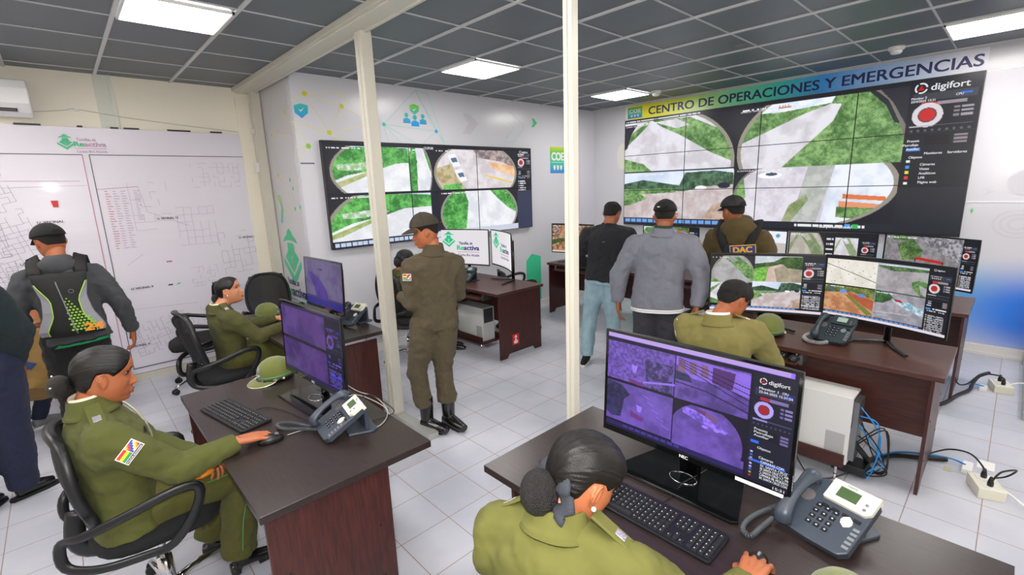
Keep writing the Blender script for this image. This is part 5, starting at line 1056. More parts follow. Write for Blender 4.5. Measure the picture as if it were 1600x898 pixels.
def hairline(style,a):
    # a = angle from the front, 0..pi -> lowest z covered by hair
    if style=='pulled': k=[(0,.076),(.35,.072),(.65,.058),(.95,.036),(1.15,.020),(1.32,.010),(1.5,.024),(1.75,.020),(1.95,-.03),(2.3,-.055),(3.15,-.066)]
    elif style=='crop': k=[(0,.066),(.5,.060),(.85,.046),(1.1,.026),(1.3,-.002),(1.45,.012),(1.7,.022),(1.95,-.015),(2.3,-.048),(3.15,-.055)]
    else: k=[(0,.072),(.5,.066),(.85,.052),(1.1,.034),(1.3,.006),(1.45,.018),(1.7,.022),(1.95,-.005),(2.3,-.03),(3.15,-.034)]
    return np.interp(a,[p[0] for p in k],[p[1] for p in k])
def hair_geo(g,M,style,off,n=64,m=26,ztop=.1139):
    if style=='pulled': n,m=160,70
    tab=np.random.default_rng(11).random(400)
    cols=[]
    R=[]
    for i in range(m+1):
        t=i/m; ring=[]
        for j in range(n):
            th=2*PI*j/n; a=th if th<=PI else 2*PI-th; zl=hairline(style,a)
            ph=math.asin(min(1,zl/.1139)) if zl>0 else zl/.1139
            an=PI/2*(1-t)+ph*t; z=.1139*math.sin(an) if an>0 else .1139*an
            o=off*(1 if t<.9 else (1-(t-.9)/.1)**.5*1.0)-(.0015 if i==m else 0)
            k=1.0
            if style=='pulled':
                pp=head_pt(min(z,.1138),th); ph_=(math.atan2(pp[1],pp[2]+.03)/math.pi+1)*90; i0=int(ph_); f0=ph_-i0; k=.80+.34*(tab[i0]*(1-f0)+tab[i0+1]*f0)
                ph_*=.27; i0=int(ph_); f0=ph_-i0; k+=.16*(tab[i0+200]*(1-f0)+tab[i0+201]*f0)
            ring.append(tuple(head_pt(min(z,.1138),th,o*k)))
        R.append(ring)
    g.rings(R,0,True,False,M)
def head_frame(c,deg,pitch=0,roll=0,s=1.0):
    f,l=fl(deg); m=basis(f,l,UPV,c)@Matrix.Rotation(math.radians(pitch),4,'Y')@Matrix.Rotation(math.radians(roll),4,'X'); return m@Matrix.Scale(s,4)
# ---- hands: X to the fingers, Y to the thumb, Z out of the back of the hand
def hand_geo(g,w_,dirv,back,side,curl=.3,spread=.06,s=1.0,thumb=.5,curls=None):
    X=unit(dirv); Z=unit(back); Z=unit(Z-X*np.dot(X,Z)); Y=np.cross(Z,X)*side
    # thumb side: for a left hand seen from the back with fingers up, the thumb is on the right
    M=basis(X*s,Y*s,Z*s,w_)
    roots=[(.086,.031),(.090,.0105),(.087,-.0105),(.080,-.031)]; Ls=[(.042,.026,.021),(.046,.029,.022),(.042,.027,.021),(.033,.021,.019)]
    for k,(rx,ry) in enumerate(roots):
        g.tube([(-.012,ry*.45,0),(.03,ry*.75,.001),(rx,ry,0)],[.017,.0155,.0118],10,M=M,sub=2)
        c=(curls[k] if curls else curl); a=-.5*c; p=V3(rx,ry,0); P=[p]; yaw=spread*(1.5-k)
        for q,(ln,dc) in enumerate(zip(Ls[k],(0,c*1.25,c*.9))):
            a-=dc; p=p+ln*V3(math.cos(a)*math.cos(yaw),math.sin(yaw),math.sin(a)); P.append(p)
        g.tube([P[0],P[1],P[2],P[3]],[.0098,.0088,.0080,.0068],10,M=M); g.ell(tuple(P[1]),(.0092,.0088,.0088),M); g.ell(tuple(P[2]),(.0082,.0079,.0079),M); g.ell(tuple(P[3]),(.0075,.0068,.0062),M)
    g.ell((.045,0,-.004),(.045,.033,.013),M)
    g.tube([(.008,.018,-.006),(.036,.040,-.012-.01*thumb),(.062,.052,-.018-.012*thumb),(.085,.054-.01*thumb,-.024-.016*thumb)],[.016,.0125,.0100,.0080],10,M=M,sub=2)
    return M
SK={'a':mat('skin_warm',(176,104,68),.5,bump=.03,bscale=300,sss=.06),'b':mat('skin_tan',(156,92,62),.5,bump=.03,bscale=300,sss=.06),'c':mat('skin_light',(204,138,102),.48,bump=.02,bscale=300,sss=.06)}
M_HAIR=mat('black_hair',(10,7,6),.36,spec=.45,bump=.3,bscale=60,stretch=(.25,9,9)); M_HAIRS=mat('cropped_hair',(24,20,18),.7,bump=.8,bscale=700)
M_EYE=mat('eye_white',(225,220,214),.2); M_IRIS=mat('iris',(36,22,16),.15); M_BROW=mat('eyebrow',(34,24,20),.8); M_LIP=mat('lips',(150,84,64),.45)
UNI=dict(col=(92,96,48)); 
def cloth(name,col,rough=.85,b=.35,bs=900,var=.07,vs=9,sheen=.04): return mat(name,col,rough,bump=b,bscale=bs,var=var,vscale=vs,sheen=sheen)
M_UNI=cloth('olive_uniform',(82,86,34)); M_UNI2=cloth('olive_uniform_pale',(128,120,66)); M_UNID=cloth('olive_uniform_dark',(76,76,34)); M_KAKI=cloth('dark_khaki_uniform',(84,74,54),b=.4); M_HOOD=cloth('olive_hood_cloth',(84,70,36))
M_TEX=bpy.data.textures.new('folds','CLOUDS'); M_TEX.noise_scale=.11; M_TEX.noise_depth=2
M_TEX2=bpy.data.textures.new('creases','CLOUDS'); M_TEX2.noise_scale=.075; M_TEX2.noise_depth=2; M_TEX2.noise_type='HARD_NOISE'; M_TEX3=bpy.data.textures.new('hair_tufts','CLOUDS'); M_TEX3.noise_scale=.03 
def remesh(o,vox,smooth=4,fold=0,fac=.5,crease=0):
    m=o.modifiers.new('r','REMESH'); m.mode='VOXEL'; m.voxel_size=vox; m.use_smooth_shade=True
    if smooth: m=o.modifiers.new('s','SMOOTH'); m.iterations=smooth; m.factor=fac
    if fold: m=o.modifiers.new('d','DISPLACE'); m.texture=M_TEX; m.strength=fold; m.mid_level=.5; m.texture_coords='LOCAL'
    if crease: m=o.modifiers.new('d2','DISPLACE'); m.texture=M_TEX2; m.strength=crease; m.mid_level=.5; m.texture_coords='LOCAL'
    return o
def torso_geo(g,P,N,Rp,Rs,secs,fwd_bulge=0.0,mi=0,back=0.0):
    """P pelvis, N neck base; Rp/Rs right-hand unit vectors at hip and shoulder; secs: (t, half width, depth front, depth back)"""
    P,N=np.array(P,float),np.array(N,float); R=[]
    for t,a,bf,bb in secs:
        c=P+(N-P)*t; r=unit(lerp(Rp,Rs,min(max(t,0),1))); up=unit(N-P); f=unit(np.cross(up,r)); r=unit(np.cross(f,up)); c=c+f*(fwd_bulge*math.sin(min(max(t,0),1)*PI))
        ring=[]
        for i in range(28):
            q=2*PI*i/28; cq,sq=math.cos(q),math.sin(q); k=1/((abs(cq)**2.5+abs(sq)**2.5)**.4); ring.append(tuple(c+r*a*k*cq+f*(bf if sq>0 else bb)*k*sq))
        R.append(ring)
    g.rings(R,mi)
def person(label,base,J,skin='a',sk_vox=.0045,cl_vox=.009,hair='crop',hair_off=.007,female=False,bulk=1.0,belly=0,top=None,trs=None,top_col=None,tr_col=None,hem=-.12,shoe='shoe',group=None,face=False,cap=None,sleeve=1.0,fold=.018,leg=1.0,hands=('rest','rest'),show_legs=True,neckw=.052):
    """J: joints in world coordinates. Right = the person's own right."""
    t=thing('person',label,'person',base,0,group); J={k:(np.array(v,float) if isinstance(v,np.ndarray) or (isinstance(v,(tuple,list)) and k!='head_dir' and len(v)==3 and all(isinstance(q,(int,float)) for q in v)) else v) for k,v in J.items()}
    P,N=J['pel'],J['c7']; Rs=unit(J['shR']-J['shL']); Rp=unit(J['hpR']-J['hpL']); b=bulk
    hd=J['head_dir']; HM=head_frame(J['head'],hd[0],hd[1],hd[2],J.get('hs',1.0))
    up=unit(N-P); Fs=unit(np.cross(up,Rs))
    # --- body (skin)
    g=G(); head_geo(g,HM)
    hb=np.array(HM@Vector((-.022,0,-.055))); g.tube([N-up*.03-Fs*.005,lerp(N,hb,.5),hb],[neckw*1.15*b**.5,neckw*b**.5,neckw*.98*b**.5],18)
    if not female and bulk>1.05: g.ell((0,0,0),(.055,.05,.04),T(*lerp(N,hb,.45)))
    torso_geo(g,P,N,Rp,Rs,[(-.08,.12,.08,.08),(.2,.12,.08,.08),(.7,.11,.075,.07),(.88,.065,.05,.05),(1.0,.045,.045,.045)])
    for s in 'RL':
        sh,el,wr=J['sh'+s],J['el'+s],J['wr'+s]; g.tube([N-up*.07,sh-up*.015,el,wr],[.035,.030,.032,.0245],12)
        if show_legs: g.tube([J['hp'+s],J['kn'+s],J['an'+s]],[.07,.045,.035],12)
        h=J['hand'+s] if 'hand'+s in J else None
        if h is not None:
            d,bk,kw=h; hand_geo(g,wr,d,bk,1 if s=='R' else -1,s=J.get('hand_s',1.0)*(.92 if female else 1.0),**kw)
    o=g.build('body',SK[skin],t,world=True); remesh(o,sk_vox,2,fac=.4)
    # --- face details
    if face:
        fc=t
        for s in (-1,1):
            G().ell((0,0,0),(.0105,.0120,.0058),HM@T(.0643,s*.0305,.0092)).build('eye',M_EYE,fc,world=True,smooth=True)
            G().ell((0,0,0),(.0035,.0052,.0050),HM@T(.0728,s*.0296,.0090)).build('iris',M_IRIS,fc,world=True,smooth=True)
            G().tube([(.0725,s*.018,.0135),(.0770,s*.0285,.0160),(.0715,s*.0415,.0135),(.066,s*.045,.008)],.0026,6,sub=3,M=HM).build('eyelid',M_IRIS if female else M_BROW,fc,world=True,smooth=True)
            G().tube([(.0865,s*.013,.0285),(.0855,s*.028,.0345),(.0765,s*.045,.031)],[.0026,.0028,.0012],6,sub=4,flat=(1,.7),M=HM).build('eyebrow',M_BROW,fc,world=True,smooth=True)
        g=G(); g.tube([(.079,-.022,-.0685),(.0905,-.011,-.0635),(.0955,0,-.0625),(.0905,.011,-.0635),(.079,.022,-.0685)],[.0012,.0034,.0038,.0034,.0012],8,sub=3,M=HM); g.tube([(.079,-.021,-.0695),(.0895,-.011,-.0735),(.0938,0,-.0748),(.0895,.011,-.0735),(.079,.021,-.0695)],[.0012,.0038,.0044,.0038,.0012],8,sub=3,M=HM); g.build('lips',M_LIP,fc,world=True,smooth=True)
    # --- hair
    if hair:
        g=G(); hair_geo(g,HM,'pulled' if hair=='bun' else hair,hair_off); ho=g.build('hair',M_HAIR if hair=='bun' else M_HAIRS,t,world=True,smooth=True)
        if hair in('crop',): m=ho.modifiers.new('u','SUBSURF'); m.levels=1; m.render_levels=1; m=ho.modifiers.new('d','DISPLACE'); m.texture=M_TEX3; m.strength=.010; m.mid_level=.5
    # --- garment for the upper body
    g=G(); w=1.0*b
    secs=[(hem,.178*w,.118*w+belly*.5,.118*w),(0,.172*w,.116*w+belly,.112*w),(.25,.160*w,.114*w+belly,.100*w),(.5,.165*w,.120*w+belly*.5,.102*w),(.72,.170*w,.118*w,.108*w),(.82,.150*w,.104*w,.102*w),(.90,.110*w**.5,.080*w,.088*w),(.97,.078,.064,.070),(1.035,.062,.056,.058)]
    if female: secs=[(q[0],q[1]*.93,q[2]*(1.12 if .4<q[0]<.8 else .98),q[3]*.95) for q in secs]
    torso_geo(g,P,N,Rp,Rs,secs)
    r0=.070*sleeve*b**.5
    for s in 'RL':
        sh,el,wr=J['sh'+s],J['el'+s],J['wr'+s]; ce=N-up*.035
        g.tube([ce,lerp(ce,sh,.5)-up*.006,sh],[.062,.064*b**.5,r0*.92],16); g.tube([N-up*.16,sh-up*.05,lerp(sh,el,.3)],[.085*b,.075*b,r0*.9],14); g.ell((0,0,0),(r0*.99,)*3,T(*(sh-up*.004))); g.tube([sh,lerp(sh,el,.35),lerp(sh,el,.8),el],[r0*.95,r0*1.0,r0*.86,r0*.84],16); g.ell((0,0,0),(r0*.86,)*3,T(*el)); cuff=lerp(el,wr,J.get('cuff',.97))
        g.tube([el,lerp(el,wr,.3),lerp(el,wr,.75),cuff],[r0*.84,r0*.82,r0*.66,r0*.56],16)
    top_o=remesh(g.build(top or 'jacket',top_col,t,world=True),cl_vox,10,fold,crease=fold*.6)
    # --- trousers
    if show_legs:
        g=G(); torso_geo(g,P,N,Rp,Rs,[(-.12,.160*b,.100*b+belly*.5,.112*b),(0,.158*b,.100*b+belly*.6,.106*b),(.12,.140*b,.090*b+belly*.5,.085*b)])
        for s in 'RL':
            hp,kn,an=J['hp'+s],J['kn'+s],J['an'+s]; k=leg*b**.6; a2=lerp(kn,an,J.get('trouser',1.03))
            g.tube([hp,lerp(hp,kn,.5),kn],[.098*k,.090*k,.070*k],18); g.ell((0,0,0),(.070*k,)*3,T(*kn)); g.tube([kn,lerp(kn,a2,.4),a2],[.070*k,.067*k,.060*k*J.get('flare',1)],18)
            g.ell((0,0,0),(.1*k,.1*k,.1*k),T(*hp))
        tr=remesh(g.build(trs or 'trousers',tr_col,t,world=True),cl_vox,8,fold,crease=fold*.6)
        for s in 'RL':
            if 'toe'+s not in J: continue
            an,toe=J['an'+s],J['toe'+s]; g=G(); d=toe-an; d[2]=0; L_=np.linalg.norm(d); d=unit(d); l_=np.cross(UPV,d); z0=J.get('floor',0.0)+J.get('lift'+s,0); M=basis(d,l_,UPV,(an[0],an[1],z0))
            col=M_BLKS; 
            if shoe=='heel':
                g.tube([(0,0,.16),(0,0,.09),(.0,0,.065)],[.045,.045,.04],14,M=M); g.tube([(-.03,0,.055),(.04,0,.05),(.11,0,.035),(.175,0,.024),(.20,0,.018)],[.036,.038,.034,.026,.014],12,flat=(1,.8),M=M); g.prism([(-.055,-.026),(-.055,.026),(-.01,.028),(-.01,-.028)],.0,.05,M); g.bx(.07,.19,-.03,.03,0,.012,M)
            elif shoe=='boot':
                g.tube([(0,0,.27),(0,0,.18),(.0,0,.09)],[.055,.054,.050],16,M=M); g.tube([(-.045,0,.05),(.04,0,.055),(.12,0,.045),(.20,0,.038)],[.046,.05,.046,.036],14,flat=(1,.85),M=M)
            else:
                g.tube([(-.0,0,.10),(.0,0,.07)],[.042,.046],14,M=M); g.tube([(-.045,0,.048),(.02,0,.056),(.09,0,.044),(.145,0,.034)],[.036,.044,.038,.028],14,flat=(.9,.95),M=M)
            so=g.build('shoe' if shoe in('shoe','sneaker') else 'boot',J.get('shoe_mat',M_BLKS),t,world=True); remesh(so,.006,4)
            if shoe!='heel': G().prism([(-.07,-.026),(-.082,0),(-.07,.026),(0,.032),(.09,.038),(.155,.028),(.176,0),(.155,-.028),(.09,-.038),(0,-.032)],.0,.02,M).build('sole',J.get('sole_mat',M_BLKM),t,world=True,bevel=.004).parent=so
    t['_']=0; del t['_']
    return t,HM,J
M_BLKS=mat('black_leather',(16,16,17),.22,coat=.4,bump=.08,bscale=80)
def local(parent,o):
    """parent a part made in world coordinates"""
    return o
def collar(t,N,up,m,r=.062,h=.035,fwd=None,name='collar',lean=.2):
    f=unit(fwd); a=unit(np.cross(f,up)); R=[]
    prof=[(0,r*1.12),(h,r*1.0),(h+.004,r*.94),(h*.6,r*.93),(0,r*.98),(-.012,r*1.15),(-.03,r*1.38),(-.034,r*1.36),(-.01,r*1.2)]
    n=28
    rings=[[tuple(np.array(N)+up*z+(a*math.cos(q)+f*math.sin(q))*rr_*(1+.1*abs(math.cos(q)))) for q in [2*PI*i/n for i in range(n)]] for z,rr_ in prof]
    return G().rings(rings,closed=True).build(name,m,t,world=True,smooth=True)
def strip_on(t,name,c,x,y,z,dims,m,bev=.002,col2=None):
    """small box with axes x,y,z centred at c"""
    return G().box((0,0,0),dims,basis(unit(x),unit(y),unit(z),c)).build(name,m,t,world=True,bevel=bev)
def patch_flag(t,c,x,y,z,w_,h,text=None):
    """shoulder patch: red, yellow, green bands at the left, chequer at the right, word strip below"""
    M=basis(unit(x),unit(y),unit(z),c); g=G(); g.box((0,0,-.001),(w_,h,.003),M,0)
    lay=lambda x0,x1,y0,y1,mi: g.add([(x0*w_-w_/2,y0*h-h/2,.0012),(x1*w_-w_/2,y0*h-h/2,.0012),(x1*w_-w_/2,y1*h-h/2,.0012),(x0*w_-w_/2,y1*h-h/2,.0012)],[(0,1,2,3)],mi,M)
    lay(.04,.5,.72,.94,1); lay(.04,.5,.50,.72,2); lay(.04,.5,.30,.50,3)
    cs=[4,0,2,5,1,6]
    for i in range(5):
        for j in range(5): lay(.52+.088*i,.52+.088*(i+1),.30+.128*j,.30+.128*(j+1),cs[(i-j)%6])
    lay(.04,.96,.05,.26,7); 
    if text: text_geo(g,text,h*.17,M@T(0,-h*.5+h*.09,.0018),0,.03,'CENTER',w_*.86)
    return g.build('flag_patch',[M_PAPER,M_RED,mat('patch_yellow',(240,210,40),.6),mat('patch_green',(30,150,80),.6),mat('patch_violet',(90,60,150),.6),mat('patch_orange',(236,130,40),.6),mat('patch_blue',(40,90,190),.6),M_BLKM],t,world=True,normals=False)
def bun(t,HM,s=1.0,net=True,x=-.115,z=-.01,r=.042,scr=True):
    M=HM@T(x,0,z)@Ry(-.2)
    G().ell((0,0,0),(r*.85,r*1.05,r),M).build('hair_bun',mat('netted_hair',(26,22,22),.5,bump=1.0,bscale=260),t,world=True,smooth=True)
    if scr:
        g=G(); pts=[]; n=40
        for i in range(n):
            a=2*PI*i/n; k=1+.10*math.sin(a*9); pts.append((.034+.007*math.sin(a*7),r*1.24*k*math.cos(a),r*1.24*k*math.sin(a)))
        g.tube(pts,[.015+.005*math.sin(i*2.1) for i in range(n)],10,closed=True,flat=(1.6,.7),up=(1,0,0),M=M); g.build('scrunchie',mat('grey_scrunchie',(52,56,64),.9,bump=.4,bscale=300),t,world=True,smooth=True)
def worn_cap(t,HM,m,deg=0,visor=True,off=.016,low=.042,opening=True,strap=True,visor_dir=0):
    g=G(); n=48; R=[]
    for i in range(17):
        q=i/16; z=.1139*math.sin(PI/2*(1-q)+math.asin(low/.1139)*q); ring=[]
        for j in range(n):
            th=2*PI*j/n; zz=z-.012*q*(1 if math.cos(th)<0 else -.2)*abs(math.cos(th)); p=head_pt(min(max(zz,-.05),.1138),th,off); p[2]+=.010*math.cos(min(1,q*1.2)*PI/2); ring.append(tuple(p))
        R.append(ring)
    R.append([tuple(np.array(p)*.93+np.array((0,0,.002))) for p in R[-1]])
    c=g.rings(R,0,True,False,HM).build('cap',m,t,world=True,smooth=True)
    G().ell((0,0,.139),(.008,.008,.005),HM).build('cap_button',m,t,world=True,smooth=True)
    sm=G()
    for k in range(6):
        a=PI/6+k*PI/3; sm.tube([tuple(head_pt(.1138*math.sin(u),a,off+.0015)+V3(0,0,.010*math.cos(max(0,1-(u/(PI/2)))*1.2*PI/2))) for u in [PI/2-.02-(PI/2-.42)*i/8 for i in range(9)]],.0012,5,M=HM)
    sm.build('cap_seams',M_BLKM,t,world=True)
    if visor:
        VM=HM@Rz(math.radians(visor_dir)); V=[];F=[]; nn=17
        for i in range(nn):
            a=-1.0+2.0*i/(nn-1); e=.072*max(0,math.cos(a/1.0*PI/2))**.6
            for k in range(5):
                q=k/4; V.append(((.098*math.cos(a)+e*q),(.088*math.sin(a)),low+.004-.012*q*q-.35*(a*a)*.03-.010*q))
        for i in range(nn-1):
            for k in range(4): a=i*5+k; F.append((a,a+1,a+6,a+5))
        v=G().add(V,F,0,VM).build('cap_visor',m,t,world=True,smooth=True); md=v.modifiers.new('s','SOLIDIFY'); md.thickness=.004
    if opening:
        pts=[]; 
        for i in range(13):
            a=PI*i/12; pts.append((-.112-.004*math.sin(a),.034*math.cos(a),.036+.034*math.sin(a)))
        G().add(pts,[tuple(range(13))],0,HM@T(-.006,0,0)).build('cap_opening',M_HAIRS,t,world=True)
        G().tube([(-.118,.036,.036),(-.124,0,.034),(-.118,-.036,.036)],.007,8,flat=(1.2,.35),up=(0,0,1),M=HM).build('cap_strap',m,t,world=True,smooth=True)
    return c
def epaulette(t,J,s,m,w_=.045,badge=True):
    N=J['c7']; sh=J['sh'+s]; up=unit(N-J['pel']); d=unit(sh-N); fwd=unit(np.cross(up,unit(J['shR']-J['shL']))); c=lerp(N,sh,.70)+up*.050; d2=unit(lerp(N,sh,1.0)-N-up*.02); nrm=unit(np.cross(d2,fwd)); 
    if np.dot(nrm,up)<0: nrm=-nrm
    o=strip_on(t,'epaulette',c+nrm*.010,d2,np.cross(nrm,d2),nrm,(.115,w_,.008),m,.003)
    if badge: strip_on(t,'rank_badge',c+nrm*.015+d2*.02,d2,np.cross(nrm,d2),nrm,(.028,.026,.003),mat('silver_badge',(220,220,224),.25,metal=.8),.002).parent=o
def standing(base,deg,h=1.7,lean=0,stance=.11,armR=None,armL=None,twist=0,head=(0,0,0),toe=(10,-10),kneeb=.02):
    """default joints of a standing figure facing deg; proportions from the height"""
    f,l=fl(deg); B=np.array(base,float); k=h/1.72; r=-l; fs,ls=fl(deg+twist); rs=-ls
    J=dict(pel=B+UPV*.93*k+f*0,c7=B+UPV*1.43*k+f*lean); J['head']=J['c7']+UPV*.150*k+fs*.028
    J['shR']=J['c7']-UPV*.09*k+rs*.175*k; J['shL']=J['c7']-UPV*.09*k-rs*.175*k
    for s,q,t_ in (('R',1,toe[1]),('L',-1,toe[0])):
        J['hp'+s]=J['pel']+r*q*.085*k-UPV*.04; J['an'+s]=B+r*q*stance*k+UPV*.09; J['kn'+s]=lerp(J['hp'+s],J['an'+s],.5)+f*kneeb; ff,_=fl(deg+t_); J['toe'+s]=J['an'+s]+ff*.2
    for s,q in (('R',1),('L',-1)):
        J['el'+s]=J['sh'+s]+rs*q*.06*k-UPV*.285*k-fs*.03; J['wr'+s]=J['el'+s]+fs*.06-UPV*.245*k-rs*q*.005; J['hand'+s]=(unit(-UPV+fs*.25),rs*q,dict(curl=.35,spread=.03))
    J['head_dir']=(deg+head[0],head[1],head[2]); return J,f,l,r
def seated(base,deg,seat=.50,tall=.50,lean=.05,spread=.11):
    f,l=fl(deg); r=-l; B=np.array(base,float); J=dict(pel=B+UPV*(seat+.06),c7=B+UPV*(seat+.06+tall)+f*lean); J['head']=J['c7']+UPV*.155+f*.04
    for s,q in (('R',1),('L',-1)):
        J['sh'+s]=J['c7']-UPV*.055+r*q*.165; J['hp'+s]=J['pel']+r*q*.085-UPV*.0+f*.03; J['kn'+s]=J['hp'+s]+f*.40+r*q*(spread-.085)-UPV*.0; J['an'+s]=J['kn'+s]-UPV*(seat-.03)+f*.02; J['an'+s][2]=.10; J['toe'+s]=J['an'+s]+f*.2
    J['head_dir']=(deg,0,0); return J,f,l,r
M_JEANS=cloth('pale_jeans',(150,178,190),b=.3,var=.12,vs=14); M_NAVY=cloth('navy_denim',(26,34,62),b=.3); M_BLKC=cloth('black_cloth',(20,21,24)); M_GREYJ=cloth('grey_jacket_cloth',(124,126,138),var=.04); M_CHAR=cloth('charcoal_trousers',(52,52,60)); M_DTEAL=cloth('dark_teal_jacket',(18,34,40)); M_TAN=cloth('tan_jacket',(138,108,56)); M_GHOOD=cloth('charcoal_hoodie',(66,68,72)); M_BLK2=cloth('black_sweater',(26,28,34)); M_OTR=cloth('olive_trousers',(84,84,32))
M_CAPK=cloth('khaki_cap',(64,58,44),b=.3); M_CAPB=cloth('black_cap',(20,20,22),b=.3)
# ---- woman with the mouse, left foreground
J,f,l,r=seated((0,2.45,0),-2)
J.update(c7=(-.035,2.47,1.045),head=(.025,2.475,1.155),head_dir=(-3,11,0),shR=(-.015,2.295,.955),shL=(-.03,2.63,.965),elR=(.19,2.245,.755),wrR=(.415,2.235,.795),elL=(.13,2.64,.74),wrL=(.30,2.47,.665),handR=((1,-.05,-.10),(0,0,1),dict(curl=.42,spread=.10)),handL=((.4,-1,-.1),(.2,.2,1),dict(curl=.6)),knR=(.42,2.43,.55),anR=(.38,2.47,.12),toeR=(.56,2.47,.1),knL=(.42,2.62,.54),anL=(.31,2.72,.12),toeL=(.50,2.68,.1),hpR=(.04,2.40,.55),hpL=(.04,2.56,.55),hs=1.02,flare=1.15)
t,HM,J=person('woman in olive police uniform with hair in a net, hand on the mouse, left foreground',(0,2.45,0),J,'a',.0036,.008,'bun',.006,True,1.12,top_col=M_UNI,tr_col=M_OTR,hem=-.12,shoe='heel',face=True,sleeve=1.05,fold=.02,leg=1.08)
bun(t,HM,x=-.128,z=-.035,r=.045,scr=False); up=unit(J['c7']-J['pel']); Fs=unit(np.cross(up,unit(J['shR']-J['shL'])))
for q in (-.028,.03): G().ell((-.15,q-.02,-.01+q*.5),(.004,.004,.004),HM).build('hair_pin',M_GOLD,t,world=True)
collar(t,J['c7']+up*.005,up,M_UNI,.066,.034,Fs); collar(t,J['c7']+up*.016,up,mat('cream_shirt',(226,216,190),.7),.058,.032,Fs,'shirt_collar')
epaulette(t,J,'R',M_UNI,.05); epaulette(t,J,'L',M_UNI,.05)
d=unit(J['elR']-J['shR']); out=unit(np.cross(d,np.cross((0,-1,.25),d))); c=lerp(J['shR'],J['elR'],.30)+out*.083; patch_flag(t,c,unit(np.cross(out,d)),-d,out,.085,.05,'POLICIA BOLIVIANA')
strip_on(t,'name_tag',lerp(J['pel'],J['c7'],.72)+Fs*.135-unit(J['shL']-J['shR'])*.07,unit(J['shR']-J['shL']),up,Fs,(.05,.02,.006),M_BLKM)
G().tube([J['c7']+Fs*.075+up*.01,lerp(J['pel'],J['c7'],.85)+Fs*.125,lerp(J['pel'],J['c7'],.6)+Fs*.155,lerp(J['pel'],J['c7'],.3)+Fs*.14],.005,6,sub=3).build('button_placket',M_GOLD,t,world=True)
G().tube([J['hpR']+V3(0.12,-.085,.07),lerp(J['hpR'],J['knR'],.6)+V3(0,-.084,.055),J['knR']+V3(.03,-.078,.02),lerp(J['knR'],J['anR'],.5)+V3(.0,-.084,0),J['anR']+V3(0,-.08,.04)],.0022,6,sub=4).build('trouser_piping',mat('green_piping',(70,150,90),.6),t,world=True)
G().ell((.27,2.40,.655),(.05,.03,.022)).build('x',M_BLK) if False else None
tag(G().ell((0,0,0),(.055,.032,.02),T(.285,2.345,.655)@Rz(.6)).build('snack_packet',mat('orange_packet',(236,140,30),.35,bump=.8,bscale=40),smooth=True),'small orange and yellow packet in the lap of the woman with the mouse','packet')
# ---- woman looking up, rear left desk
J,f,l,r=seated((.84,4.28,0),6)
J.update(pel=(.84,4.28,.53),c7=(.80,4.25,.99),head=(.885,4.24,1.115),head_dir=(-28,-10,0),shR=(.83,4.09,.93),shL=(.80,4.42,.94),elR=(1.0,4.02,.75),wrR=(1.22,4.07,.79),elL=(1.02,4.43,.76),wrL=(1.24,4.36,.79),handR=((1,.2,-.05),(0,0,1),dict(curl=.3)),handL=((1,.0,-.08),(0,0,1),dict(curl=.3)),hs=.92)
t,HM,J=person('woman in olive uniform looking up with hands at the keyboard, rear left desk',(.84,4.28,0),J,'c',.0045,.008,'bun',.006,True,1.0,top_col=M_UNID,tr_col=M_OTR,shoe='heel',face=True,sleeve=1.0)
bun(t,HM,x=-.118,z=-.045,r=.042,scr=False); up=unit(J['c7']-J['pel']); Fs=unit(np.cross(up,unit(J['shR']-J['shL'])))
collar(t,J['c7']+up*.0,up,M_UNID,.064,.036,Fs); collar(t,J['c7']+up*.012,up,MATS['cream_shirt'],.056,.032,Fs,'shirt_collar'); epaulette(t,J,'R',M_UNID,.045); epaulette(t,J,'L',M_UNID,.045)
G().ell((0,0,0),(.007,.007,.009),HM@T(.0,-.088,-.034)).build('earring',M_GOLD,t,world=True,smooth=True)
# ---- officer standing in the gap, back to us
J,f,l,r=standing((1.93,2.93,0),100,1.66,twist=8)
J.update(c7=(1.94,2.90,1.42),head=(1.905,2.935,1.55),head_dir=(150,12,0),shL=(1.79,2.995,1.31),shR=(2.09,2.84,1.31),elL=(1.77,2.98,1.03),wrL=(1.79,3.17,1.06),elR=(2.15,2.90,1.04),wrR=(2.05,3.10,1.03),handL=((.8,.3,0),(0,.7,.7),dict(curl=.8)),handR=((-.9,.2,.1),(0,.7,.7),dict(curl=.7)),anL=(1.835,2.99,.09),toeL=(1.90,2.80,.09),anR=(1.99,2.92,.09),toeR=(1.99,2.72,.09),pel=(1.94,2.93,.90),hpL=(1.86,2.965,.86),hpR=(1.99,2.90,.86),knL=(1.80,3.03,.48),knR=(1.99,2.95,.48),trouser=.72,flare=1.15)
J['toeL']=(1.74,3.12,.09) if False else (1.88,2.80,.09)
t,HM,J=person('policeman in dark khaki overalls and cap, standing with his back turned',(1.93,2.93,0),J,'a',.0045,.009,'fade',.004,False,1.0,top_col=M_KAKI,tr_col=M_KAKI,hem=-.16,shoe='boot',face=True,sleeve=1.0,fold=.028,leg=1.13)
worn_cap(t,HM,M_CAPK); up=unit(J['c7']-J['pel']); Fs=unit(np.cross(up,unit(J['shR']-J['shL']))); collar(t,J['c7']-up*.008,up,M_KAKI,.064,.046,Fs)
d=unit(J['elL']-J['shL']); out=unit(V3(-.75,-.65,.1)); c=lerp(J['shL'],J['elL'],.28)+out*.078; patch_flag(t,c,unit(np.cross(-d,out)),-d,out,.062,.05,'BOLIVIA')
for q in (-.02,.09): G().lathe([(.006,0),(.004,.004),(0,.004)],10,basis(unit(np.cross((0,0,1),-Fs)),UPV,-Fs,lerp(J['pel'],J['c7'],.27)-Fs*.112-unit(J['shR']-J['shL'])*(.06-q)+UPV*(.02-q*.4))).build('snap_button',M_STEEL,t,world=True)
